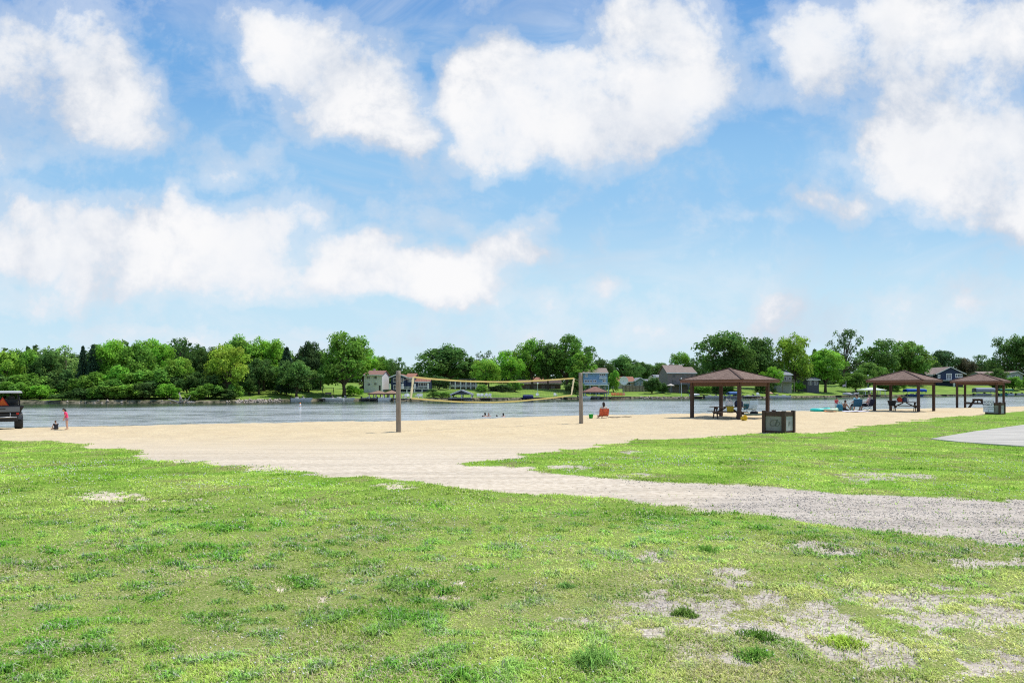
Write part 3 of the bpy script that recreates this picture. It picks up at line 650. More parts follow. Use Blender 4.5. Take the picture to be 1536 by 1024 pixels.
def make_net():
    t = thing('volleyball_net', 'sagging black volleyball net with yellow border tapes between two posts', 'net', (0, 0, 0))
    A = Vector((PA.x, PA.y, 0)); Bv = Vector((PB.x, PB.y, 0)); D = Bv - A
    def on(px):
        u = (px - CX) / FPX; return (u * A.y - A.x) / (D.x - u * D.y)
    def P(px, py):
        q = A + D * on(px); return Vector((q.x, q.y, CZ - (py - HOR) / FPX * q.y))
    top = [(620, 565.2), (650, 568.3), (690, 571.2), (740, 572.6), (774, 572.4), (820, 570), (861, 567.2)]
    bot = [(616.5, 597), (650, 600), (690, 602.6), (741, 603.2), (775, 601.6), (808, 598.6), (840, 595.2), (857, 592.4)]
    def curve(c, k):
        xs = [q[0] for q in c]; x = xs[0] + (xs[-1] - xs[0]) * k; y = float(np.interp(x, xs, [q[1] for q in c])); return P(x, y)
    n = 96
    T = [curve(top, i / n) for i in range(n + 1)]; Bo = [curve(bot, i / n) for i in range(n + 1)]
    # smooth the sag
    for L_ in (T, Bo):
        for _ in range(6):
            for i in range(1, n): L_[i].z = (L_[i - 1].z + L_[i].z * 2 + L_[i + 1].z) / 4
    yel = mat('yellow_webbing', (.78, .62, .22), .8, .12, 30)
    nrm = D.cross(Vector((0, 0, 1))).normalized()
    def tape(L_, w, name, dz=0):
        mb = MB()
        for i in range(len(L_) - 1):
            a, b = L_[i], L_[i + 1]; u = Vector((0, 0, w / 2))
            vs = [a - u + nrm * .006, b - u + nrm * .006, b + u + nrm * .006, a + u + nrm * .006, a - u - nrm * .006, b - u - nrm * .006, b + u - nrm * .006, a + u - nrm * .006]
            mb.add(vs, [(0, 1, 2, 3), (7, 6, 5, 4), (3, 2, 6, 7), (4, 5, 1, 0)])
        return mb.build(name, yel, t)
    tape(T, .072, 'top_tape'); tape(Bo, .065, 'bottom_tape')
    for a, b in ((T[0], Bo[0]), (T[-1], Bo[-1])):
        mb = MB(); d = D.normalized()
        for i in range(8):
            p, q = a.lerp(b, i / 8), a.lerp(b, (i + 1) / 8); s = d * (.05 + .012 * math.sin(i * 1.7))
            mb.add([p - s + nrm * .01, p + s + nrm * .01, q + s + nrm * .01, q - s + nrm * .01, p - s - nrm * .01, p + s - nrm * .01, q + s - nrm * .01, q - s - nrm * .01], [(0, 1, 2, 3), (7, 6, 5, 4), (0, 3, 7, 4), (2, 1, 5, 6)])
        mb.build('side_tape', mat('pale_webbing', (.8, .70, .45), .8, .1, 30), t)
    mb = MB(); rows = 9; w = .0028
    for j in range(1, rows):
        for i in range(n):
            a = T[i].lerp(Bo[i], j / rows); b = T[i + 1].lerp(Bo[i + 1], j / rows); u = Vector((0, 0, w)); mb.add([a - u, b - u, b + u, a + u], [(0, 1, 2, 3)])
    for i in range(1, n):
        a, b = T[i], Bo[i]; s = D.normalized() * w; mb.add([a - s, a + s, b + s, b - s], [(0, 1, 2, 3)])
    mb.build('netting', mat('black_cord', (.03, .03, .03), .9, .1), t)
    for a, b in ((T[0], Vector((PA.x, PA.y, PA.z + 2.16))), (Bo[0], Vector((PA.x, PA.y, PA.z + 1.27))), (T[-1], Vector((PB.x - .04, PB.y, PB.z + 2.26))), (Bo[-1], Vector((PB.x - .03, PB.y, PB.z + 1.33)))):
        mb = MB(); mb.tube([a, a.lerp(b, .5) - Vector((0, 0, .015)), b], .006, 5); mb.build('rope', mat('pale_rope', (.4, .36, .28), .9, .1), t)
make_net()

def shelter(cx, dist, s_roof, half, foff, zt, ze, zg, label):
    """square picnic shelter: diagonal towards the viewer, turned by foff px"""
    ppm = FPX / dist; c = Vector(((cx - CX) / FPX * dist, dist, zg))
    los = math.atan2(c.x, c.y); hd = half / ppm; off = math.asin(foff / half)
    t = thing('picnic_shelter', label, 'picnic shelter', c, 0, 'picnic shelters on the beach')
    dirs = []
    for k in range(4):   # 0 front, 1 right, 2 back, 3 left
        a = los + math.pi - off - k * math.pi / 2
        dirs.append(Vector((math.sin(a), math.cos(a), 0)))
    for d in dirs:
        mb = MB(); e = (dirs[0] - dirs[1]).normalized()
        g = float(gz(c.x + d.x * hd, c.y + d.y * hd)) - zg
        mb.beam(d * hd + Vector((0, 0, g - .3)), d * hd + Vector((0, 0, ze - zg - .02)), .19, .19, e); mb.build('post', WOOD_D, t, bevel=.012)
    rr = hd * s_roof; zb = ze - zg
    mb = MB()
    for k in range(4):
        a, b = dirs[k] * hd * 1.0, dirs[(k + 1) % 4] * hd * 1.0; n = (b - a).normalized()
        mb.beam(a - n * .1 + Vector((0, 0, zb - .1)), b + n * .1 + Vector((0, 0, zb - .1 + .002 * k)), .1, .22)
    mb.build('beam', WOOD_B, t)
    mb = MB()
    for k in range(4):
        a, b = dirs[k] * rr, dirs[(k + 1) % 4] * rr; mb.beam(a + Vector((0, 0, zb + .1)), b + Vector((0, 0, zb + .1 + .001 * k)), .045, .2)
    mb.build('fascia', mat('fascia_wood', (.19, .10, .07), .75, .15, 5), t)
    mb = MB(); apex = Vector((0, 0, zt - zg))
    for k in range(4):
        a, b = dirs[k] * rr * 1.03 + Vector((0, 0, zb + .19)), dirs[(k + 1) % 4] * rr * 1.03 + Vector((0, 0, zb + .19))
        mb.quad(b, a, apex, apex)
    o = mb.build('roof', SHING, t); bm = bmesh.new(); bm.from_mesh(o.data); bmesh.ops.remove_doubles(bm, verts=bm.verts, dist=.0005); bmesh.ops.recalc_face_normals(bm, faces=bm.faces)
    bm.to_mesh(o.data); bm.free()
    so_ = o.modifiers.new('t', 'SOLIDIFY'); so_.thickness = .035
    mb = MB()
    for k in range(4): mb.beam(dirs[k] * rr * 1.03 + Vector((0, 0, zb + .215)), apex + Vector((0, 0, .025)), .16, .02)
    mb.build('ridge_cap', shingles('ridge_shingles', (.28, .18, .14), (.35, .23, .18), .2, .3), o)
    mb = MB()
    for k in range(4):
        d = dirs[k]; mb.beam(d * rr * .97 + Vector((0, 0, zb + .1)), apex - Vector((0, 0, .12)), .06, .14)
        for f in (.25, .5, .75):
            e0 = dirs[k] * rr * .97; e1 = dirs[(k + 1) % 4] * rr * .97; p = e0.lerp(e1, f) + Vector((0, 0, zb + .1))
            mid = (e0 + e1) / 2; s = abs(f - .5) * 2; q = (mid * (s) + Vector((0, 0, 0)) * (1 - s)) + (e0.lerp(e1, f) - mid)  # meets the hip
            hip = dirs[k if f < .5 else (k + 1) % 4] * rr * .97 * (1 - (1 - s)) if f != .5 else Vector((0, 0, 0))
            zz = (zt - zg - .14) - (zt - zg - .24 - zb) * (hip.length / rr if f != .5 else 0); mb.beam(p, Vector((hip.x, hip.y, zz)), .045, .12)
    mb.build('rafter', WOOD_D, t)
    return t, c, los
S1 = shelter(1094.5, 43.6, 1.31, 55.5, 13, 2.91, 1.98, -.25, 'largest and nearest brown shingled picnic shelter, behind the dark trash bin')
S2 = shelter(1356, 56.5, 1.28, 42.5, 18, 3.12, 2.12, -.25, 'middle brown hip roofed picnic shelter with a red bag on its table')
S3 = shelter(1470.5, 69.5, 1.3, 34.8, 19.5, 3.17, 2.2, -.27, 'farthest and smallest brown picnic shelter at the right edge')

def make_table():
    t = thing('picnic_table', '', 'picnic table', (0, 0, 0), 0, 'picnic tables under the shelters')
    def planks(name, y0, n, z, L_):
        mb = MB()
        for i in range(n): mb.box(-L_ / 2, L_ / 2, y0 + i * .15, y0 + i * .15 + .14, z, z + .04)
        return mb.build(name, WOOD_T, t, bevel=.006)
    planks('tabletop', -.37, 5, .72, 2.1); planks('bench', -.86, 2, .42, 2.1); planks('bench', .57, 2, .42, 2.1)
    for x in (-.72, .72):
        for s in (-1, 1):
            mb = MB(); mb.beam((x, s * .68, -.12), (x, s * .2, .72), .13, .05, (1, 0, 0)); mb.build('leg', WOOD_D, t)
        mb = MB(); mb.beam((x + .05, -.85, .36), (x + .05, .85, .36), .045, .12); mb.beam((x + .05, -.36, .65), (x + .05, .36, .65), .045, .1); mb.build('crossbar', WOOD_D, t)
    mb = MB()
    for s in (-1, 1): mb.beam((s * .68, 0, .38), (s * .1, 0, .7), .04, .09)
    mb.build('brace', WOOD_D, t)
    return t
def on_ground(px, Y, dz=0): x = (px - CX) / FPX * Y; return Vector((x, Y, float(gz(x, Y)) + dz))
tb = make_table(); p1 = on_ground(1091, 42.3); tb.location = p1; tb.rotation_euler = (0, 0, R(-4)); tb['label'] = 'wooden picnic table with a yellow towel and bags under the nearest shelter'
p2 = on_ground(1357, 56.3); t2 = dup(tb, p2, R(-24), 'dark wooden picnic table holding a red bag under the middle shelter')
p3 = on_ground(1466.5, 69.2); p3.z = -.29; t3 = dup(tb, p3, R(58), 'empty picnic table seen end on under the farthest shelter', None, (1.15, 1.15, 1.15))

def bag(label, p, w, h, d, m, name='beach_bag', cat='bag', strap=True, rz=0):
    t = thing(name, label, cat, p, rz)
    mb = MB(); n = 14; rows = [(0, .92), (.15, 1.02), (.5, 1.05), (.8, .92), (.95, .7), (1, .45)]; r = random.Random(len(label))
    vs = []
    for z, k in rows:
        for i in range(n):
            a = 2 * math.pi * i / n; c_, s_ = math.cos(a), math.sin(a); e = .6
            x = abs(c_) ** e * math.copysign(1, c_) * w / 2 * k; y = abs(s_) ** e * math.copysign(1, s_) * d / 2 * k
            vs.append((x * r.uniform(.94, 1.06), y * r.uniform(.94, 1.06), z * h * r.uniform(.96, 1.03)))
    fs = [(j * n + i, j * n + (i + 1) % n, (j + 1) * n + (i + 1) % n, (j + 1) * n + i) for j in range(len(rows) - 1) for i in range(n)] + [tuple(range(n))[::-1], tuple((len(rows) - 1) * n + i for i in range(n))]
    mb.add(vs, fs).build('body', m, t, True)
    if strap:
        for s in (-1, 1):
            mb = MB(); mb.tube([(-w * .25, s * d * .3, h * .85), (-w * .2, s * d * .35, h * 1.2), (0, s * d * .3, h * 1.35), (w * .2, s * d * .35, h * 1.2), (w * .25, s * d * .3, h * .85)], .014, 6); mb.build('strap', m, t, True)
    return t
TZ = .765
bag('white carrier bag standing on the table under the nearest shelter', p1 + Vector((.15, .05, TZ)), .42, .34, .3, mat('white_fabric', (.75, .73, .72), .8, .1, 8), name='carrier_bag')
bag('white bottle shaped bundle rising behind the carrier bag', p1 + Vector((.03, .2, TZ)), .14, .5, .14, mat('white_fabric2', (.78, .76, .72), .8, .1, 8), 'towel_bundle', 'bundle', False)
bag('dark navy backpack on the table behind the shelter post', p1 + Vector((.72, .05, TZ)), .5, .36, .32, mat('navy_fabric', (.03, .035, .07), .8, .2, 8), 'backpack')
bag('bright red bag on the middle shelter picnic table', p2 + Vector((-.45, -.05, TZ)), .34, .36, .3, mat('red_fabric', (.55, .06, .03), .8, .25, 8), 'tote_bag')
bag('navy and white cooler bag beside the red one', p2 + Vector((-.02, .0, TZ)), .34, .38, .3, mat('blue_fabric', (.06, .09, .16), .8, .2, 8), 'cooler_bag')
bag('white towel roll leaning on the cooler bag', p2 + Vector((.19, -.08, TZ)), .15, .34, .14, mat('white_fabric', (.8,) * 3), 'towel_roll', 'towel', False)
bag('grey folded towel heap at the post end of the table', p2 + Vector((-.72, .0, TZ)), .2, .13, .3, mat('grey_fabric', (.35, .37, .42), .9, .2, 8), 'towel_heap', 'towel', False)
def towel():
    t = MB(); n = 10; Mx = Matrix.Translation(p1) @ Matrix.Rotation(R(-8), 4, 'Z')
    rows = [(.0, .775), (-.25, .775), (-.375, .772), (-.40, .70), (-.415, .55), (-.43, .38)]; vs = []
    for j, (y, z) in enumerate(rows):
        for i in range(n):
            k = i / (n - 1); w = .46 * (1 - .07 * max(0, j - 2)); vs.append(Mx @ Vector((.1 + (k - .5) * w, y - .02 * math.sin(k * 14) * (j > 2), z + .003 * math.sin(k * 9))))
    t.add(vs, [(j * n + i, j * n + i + 1, (j + 1) * n + i + 1, (j + 1) * n + i) for j in range(len(rows) - 1) for i in range(n - 1)])
    o = t.build('beach_towel', mat('mustard_towel', (.50, .36, .03), .95, .25, 40, .3), None, True); tag(o, 'mustard yellow towel hanging over the near table edge', 'towel')
    m = o.modifiers.new('t', 'SOLIDIFY'); m.thickness = .012
towel()
def tub():
    t = thing('storage_tub', 'black tub on the left end of the middle picnic table', 'tub', p2 + Vector((-.98, .18, 0)), R(-24))
    mb = MB(); vs = []; n = 4
    for z, w in ((.46, .2), (.86, .3), (.86, .275), (.5, .18)):
        for sx, sy in ((-1, -1), (1, -1), (1, 1), (-1, 1)): vs.append((sx * w, sy * w * .8, z))
    fs = [(0, 3, 2, 1)] + [(j * 4 + i, j * 4 + (i + 1) % 4, (j + 1) * 4 + (i + 1) % 4, (j + 1) * 4 + i) for j in range(3) for i in range(4)] + [(12, 13, 14, 15)]
    mb.add(vs, fs).build('shell', BLACK, t); mb = MB(); mb.box(-.32, .32, -.26, .26, .84, .87); mb.build('rim', mat('dark_grey_plastic', (.05, .05, .055), .5, .1), t)
    t.location.z = p2.z - .0
tub()
def bucket(name, label, cat, px, py, r, h, col, rz=0, tilt=0):
    p = ground_at(px, py); t = thing(name, label, cat, p, rz)
    if tilt: t.rotation_euler = (R(tilt), 0, R(30)); t.location.z += r * .75
    m = mat(name + '_plastic', col, .45, .12, 6); mb = MB(); n = 20; vs = []
    for z, k in ((0, .78), (h, 1.), (h, 1.08), (h - .02, 1.08), (h - .02, .97), (.02, .74)):
        for i in range(n): a = 2 * math.pi * i / n; vs.append((math.cos(a) * r * k, math.sin(a) * r * k, z))
    fs = [(j * n + i, j * n + (i + 1) % n, (j + 1) * n + (i + 1) % n, (j + 1) * n + i) for j in range(5) for i in range(n)] + [tuple(range(n))[::-1], tuple(5 * n + i for i in range(n))]
    mb.add(vs, fs).build('shell', m, t, True); mb = MB(); mb.tube([(-r, 0, h - .02), (-r * .8, 0, h + r * .6), (0, 0, h + r * .9), (r * .8, 0, h + r * .6), (r, 0, h - .02)], .008, 6); mb.build('handle', m, t, True)
    return t
bucket('sand_bucket', 'bright green sand bucket at the water edge beside the volleyball post', 'bucket', 886.5, 627, .15, .26, (.03, .42, .06))
bucket('toy_bucket', 'yellow toy bucket tipped on its side by the nearest shelter post', 'bucket', 1113, 630.3, .15, .26, (.75, .52, .02), 0, 78)

def trash_bin(px_c, dist, half, foff, h, label, logo):
    ppm = FPX / dist; x = (px_c - CX) / FPX * dist; z = float(gz(x, dist)); c = Vector((x, dist, z)); los = math.atan2(x, dist); hd = half / ppm; off = math.asin(foff / half)
    t = thing('trash_bin', label, 'trash bin', c, 0, 'wood framed trash bins'); dirs = []
    for k in range(4):
        a = los + math.pi - off - k * math.pi / 2; dirs.append(Vector((math.sin(a), math.cos(a), 0)))
    e = (dirs[0] - dirs[1]).normalized()
    for d in dirs:
        mb = MB(); mb.beam(d * hd + Vector((0, 0, -.1)), d * hd + Vector((0, 0, h)), .14, .14, e); mb.build('post', WOOD_D, t, bevel=.008)
    for k in range(4):
        a, b = dirs[k] * hd, dirs[(k + 1) % 4] * hd; n = (b - a).normalized(); o_ = ((a + b) / 2).normalized()
        mb = MB(); mb.beam(a + n * .06 + Vector((0, 0, h - .14)), b - n * .06 + Vector((0, 0, h - .14)), .06, .17); mb.build('rail', WOOD_D, t); mb = MB(); mb.beam(a + n * .06 + Vector((0, 0, .06)), b - n * .06 + Vector((0, 0, .06)), .05, .08); mb.build('rail', WOOD_D, t)
        mb = MB(); mb.beam(a + n * .06 + o_ * .0 + Vector((0, 0, h / 2 - .055)), b - n * .06 + Vector((0, 0, h / 2 - .055)), .02, h - .31)
        pn = mb.build('panel', mat('grey_panel', (.23, .23, .195), .8, .25, 3) if k == 3 else mat('pale_panel', (.40, .40, .41), .7, .2, 3), t)
        if logo and k in (0, 3):
            lo = text_mesh('logo', 'Clb' if k == 3 else 'b', .42 if k == 3 else .36, pn, mat('logo_paint', (.12, .13, .10), .8, .1), shear=.35, extrude=.003, offset=-.006, space_character=.72)
            # face outward: x axis runs left to right seen from outside
            xax = Vector((0, 0, 1)).cross(o_) ; M = Matrix((xax, Vector((0, 0, 1)), o_)).transposed().to_4x4(); M.translation = (a + b) / 2 + o_ * .016 + Vector((0, 0, h / 2 - .05)); lo.matrix_local = M
    mb = MB(); mb.tube([(0, 0, .05), (0, 0, h - .1)], [hd * .58, hd * .62], 18); mb.build('liner', BLACK, t)
    return t, c, dirs, hd
b1 = trash_bin(1168, 28.6, 21.5, 7, .93, 'nearer dark framed trash bin with a script emblem on grey panels', True)
b2 = trash_bin(1493, 49.5, 12.2, 5.5, .9, 'farther trash bin with a white notice leaning on its side', False)
def notice():
    t_, c, dirs, hd = b2; a, b = dirs[3] * hd, dirs[0] * hd; o_ = ((a + b) / 2).normalized(); p = c + (a * .82 + b * .18) + o_ * .075
    ax = Vector((0, 0, 1)).cross(o_); M = Matrix((ax, Vector((0, 0, 1)), o_)).transposed().to_4x4(); M.translation = p + Vector((0, 0, .64))
    t = bpy.data.objects.new('notice_board', None); COL.objects.link(t); t.matrix_world = M; tag(t, 'white notice board with dark lettering on the farther trash bin', 'sign')
    mb = MB(); mb.box(-.33, .33, -.47, .47, -.008, .008); mb.build('board', mat('notice_white', (.78, .80, .84), .5, .03, 5), t)
    ink = mat('notice_ink', (.05, .07, .12), .6, .05)
    for s, y, z in (('NOTICE', .25, .2), ('SWIM AT', .06, .165), ('YOUR OWN RISK', -.1, .09), ('NO LIFEGUARD', -.22, .09)):
        lo = text_mesh('lettering', s, z, t, ink, extrude=.002, offset=.004 if z > .1 else .001); lo.location = (0, y, .011)
    mb = MB(); mb.ball((0, -.36, .006), (.05, .035, .006)); mb.build('emblem', ink, t)
notice()

# ------------------------------------------------------------------ utility vehicle
def utv():
    p = on_ground(4, 31.7); t = thing('utility_vehicle', 'dark utility vehicle with orange warning triangle parked at the left edge', 'utility vehicle', (p.x - .02, p.y, p.z), R(36))
    body = mat('graphite_body', (.045, .05, .055), .35, .2, 4); dark = BLACK
    # cargo bed: flared tub, rear at y=0, forward +y
    mb = MB()
    def tub_(x, xt, y0, y1, z0, z1, th):
        vs = [(-x, y0, z0), (x, y0, z0), (x, y1, z0), (-x, y1, z0), (-xt, y0 - .05, z1), (xt, y0 - .05, z1), (xt, y1, z1), (-xt, y1, z1)]
        vi = [(-x + th, y0 + th, z0 + th), (x - th, y0 + th, z0 + th), (x - th, y1 - th, z0 + th), (-x + th, y1 - th, z0 + th), (-xt + th, y0 - .05 + th, z1), (xt - th, y0 - .05 + th, z1), (xt - th, y1 - th, z1), (-xt + th, y1 - th, z1)]
        mb.add(vs + vi, [(0, 3, 2, 1), (0, 1, 5, 4), (1, 2, 6, 5), (2, 3, 7, 6), (3, 0, 4, 7), (8, 9, 10, 11), (8, 12, 13, 9), (9, 13, 14, 10), (10, 14, 15, 11), (11, 15, 12, 8), (4, 5, 13, 12), (5, 6, 14, 13), (6, 7, 15, 14), (7, 4, 12, 15)])
    tub_(.68, .84, 0, 1.15, .76, 1.07, .035); mb.build('cargo_bed', dark, t, bevel=.01)
    mb = MB(); mb.box(-.66, .66, -.075, -.04, .80, 1.03); tg = mb.build('tailgate', mat('tailgate_grey', (.14, .15, .16), .4, .15, 4), t, bevel=.008)
    mb = MB(); mb.box(-.12, .12, -.1, -.075, .93, .97); mb.build('handle', dark, tg)
    mb = MB(); mb.box(-.6, .6, -.02, 2.6, .36, .74); mb.box(-.72, .72, 1.25, 2.6, .3, .45); mb.build('chassis', dark, t, bevel=.02)
    mb = MB(); mb.tube([(-.55, -.06, .55), (.55, -.06, .55)], .03, 10); mb.tube([(-.3, -.06, .55), (-.3, -.05, .76)], .02, 8); mb.tube([(.3, -.06, .55), (.3, -.05, .76)], .02, 8); mb.build('rear_bumper', STEEL, t, True)
    mb = MB(); mb.box(-.74, .74, 2.2, 2.95, .5, 1.0); mb.add([(-.7, 2.2, 1.0), (.7, 2.2, 1.0), (.66, 2.9, 1.0), (-.66, 2.9, 1.0), (-.66, 2.2, 1.12), (.66, 2.2, 1.12)], [(0, 1, 5, 4), (4, 5, 2, 3), (0, 4, 3), (1, 2, 5)]); mb.build('hood', body, t, bevel=.03)
    for s in (-1, 1):
        for y in (.38, 2.45):
            w = thing('wheel', None, None, (s * .62, y, .33)); w.parent = t
            for k in ('category', 'label'):
                if k in w: del w[k]
            mb = MB(); prof = [(-.17, .17), (-.17, .27), (-.14, .32), (-.05, .335), (.05, .335), (.14, .32), (.17, .27), (.17, .17)]; n = 28; vs = []
            for (xx, rr_) in prof:
                for i in range(n): a = 2 * math.pi * i / n; q = rr_ + (.012 if (i % 2 and rr_ > .3) else 0); vs.append((xx, math.cos(a) * q, math.sin(a) * q))
            m_ = len(prof); fs = [(j * n + i, j * n + (i + 1) % n, (j + 1) % m_ * n + (i + 1) % n, (j + 1) % m_ * n + i) for j in range(m_) for i in range(n)]
            mb.add(vs, fs).build('tyre', mat('tyre_rubber', (.022, .022, .022), .85, .2, 12, .3), w)
            mb = MB(); mb.tube([(-.08, 0, 0), (.1, 0, 0)], .17, 20); mb.tube([(.1, 0, 0), (.13, 0, 0)], .05, 12); mb.build('rim', STEEL, w)
            mb = MB(); pts = [(s * .60, y + math.cos(a) * .4, .31 + math.sin(a) * .38) for a in [R(20 + 14 * i) for i in range(11)]]
            for a, b in zip(pts, pts[1:]): mb.add([(a[0] - .17, a[1], a[2]), (a[0] + .17, a[1], a[2]), (b[0] + .17, b[1], b[2]), (b[0] - .17, b[1], b[2]), (a[0] - .17, a[1], a[2] + .03), (a[0] + .17, a[1], a[2] + .03), (b[0] + .17, b[1], b[2] + .03), (b[0] - .17, b[1], b[2] + .03)], [(0, 3, 2, 1), (4, 5, 6, 7), (0, 1, 5, 4), (1, 2, 6, 5), (2, 3, 7, 6), (3, 0, 4, 7)])
            mb.build('fender', body, t)
        mb = MB(); mb.tube([(s * .66, 1.25, .75), (s * .66, 1.22, 1.3), (s * .60, 1.25, 1.66), (s * .58, 2.0, 1.68), (s * .66, 2.45, 1.1)], .026, 10); mb.build('roll_cage', dark, t, True)
        mb = MB(); mb.box(s * .33 - .27, s * .33 + .27, 1.32, 1.85, .72, .86); mb.box(s * .33 - .27, s * .33 + .27, 1.28, 1.42, .84, 1.38); mb.ball((s * .33, 1.36, 1.45), (.14, .06, .09)); mb.build('seat', mat('seat_vinyl', (.03, .03, .032), .6, .2), t, bevel=.03)
        mb = MB(); mb.box(s * .58 - .05, s * .58 + .05, -.065, -.02, .67, .76); mb.build('tail_light', mat('red_lens', (.45, .02, .015), .2, .1), t)
        mb = MB(); mb.tube([(s * .68, -.02, .66), (s * .84, -.02, .74), (s * .86, .1, .72)], .014, 6); mb.build('tie_down', STEEL, t, True)
    mb = MB(); mb.tube([(-.6, 1.25, 1.66), (.6, 1.25, 1.66)], .026, 10); mb.tube([(-.66, 1.22, 1.2), (.66, 1.22, 1.2)], .026, 10); mb.build('cross_tube', dark, t, True)
    mb = MB(); vs = []
    for z, k in ((1.665, 1.), (1.73, 1.), (1.775, .93)):
        for x_, y_ in ((-.76, .95), (.76, .95), (.72, 2.25), (-.72, 2.25)): vs.append((x_ * k, 1.6 + (y_ - 1.6) * k, z))
    mb.add(vs, [(0, 3, 2, 1), (8, 9, 10, 11)] + [(j * 4 + i, j * 4 + (i + 1) % 4, (j + 1) * 4 + (i + 1) % 4, (j + 1) * 4 + i) for j in range(2) for i in range(4)]); mb.build('roof', mat('pale_roof', (.52, .53, .53), .5, .1, 4), t, bevel=.01)
    mb = MB(); mb.tube([(-.33, 1.95, 1.05), (-.33, 1.85, 1.12)], .02, 8)
    pts = [(-.33 + .17 * math.cos(a), 1.84 + .05 * math.sin(a), 1.13 + .16 * math.sin(a)) for a in [i * math.pi / 8 for i in range(17)]]; mb.tube(pts, .015, 8); mb.build('steering_wheel', dark, t, True)
    # slow vehicle triangle
    def tri(s, y, zc): return [(-s, y, zc - s * .58), (s, y, zc - s * .58), (0, y, zc + s * 1.16)]
    mb = MB(); a = tri(.25, 1.17, 1.2); b = tri(.25, 1.19, 1.2); mb.add(a + b, [(0, 1, 2), (5, 4, 3), (0, 3, 4, 1), (1, 4, 5, 2), (2, 5, 3, 0)]); tr = mb.build('warning_triangle', mat('red_reflective', (.62, .03, .015), .4, .05), t)
    mb = MB(); a = tri(.185, 1.162, 1.2); b = tri(.185, 1.168, 1.2); mb.add(a + b, [(0, 1, 2), (5, 4, 3), (0, 3, 4, 1), (1, 4, 5, 2), (2, 5, 3, 0)]); mb.build('orange_centre', mat('orange_reflective', (1., .16, .02), .4, .05), tr)
utv()

# ------------------------------------------------------------------ people
SKIN = mat('light_skin', (.58, .34, .24), .6, .06, 10); TAN = mat('tanned_skin', (.36, .17, .10), .6, .06, 10)
def fuse(name, caps, m, parent, voxel=.014, smooth=2):
    """one continuous skin around tapered limbs"""
    mb = MB()
    for c in caps:
        if c[0] == 'e': mb.ball(c[1], c[2], 16, 10, c[3] if len(c) > 3 else None)
        else:
            a, ra, b, rb = c; a = Vector(a); b = Vector(b); n = max(2, int((b - a).length / .05) + 1)
            mb.tube([a.lerp(b, i / n) for i in range(n + 1)], [ra + (rb - ra) * i / n for i in range(n + 1)], 12); mb.ball(a, ra, 12, 8); mb.ball(b, rb, 12, 8)
    o = mb.build(name, m, None)
    rm = o.modifiers.new('r', 'REMESH'); rm.mode = 'VOXEL'; rm.voxel_size = voxel; rm.use_smooth_shade = True
    if smooth:
        sm = o.modifiers.new('s', 'SMOOTH'); sm.factor = .5; sm.iterations = smooth
    dg = bpy.context.evaluated_depsgraph_get(); me = bpy.data.meshes.new_from_object(o.evaluated_get(dg)); old = o.data
    o.modifiers.clear(); o.data = me; bpy.data.meshes.remove(old); me.name = name
    if parent is not None: o.parent = parent
    return o
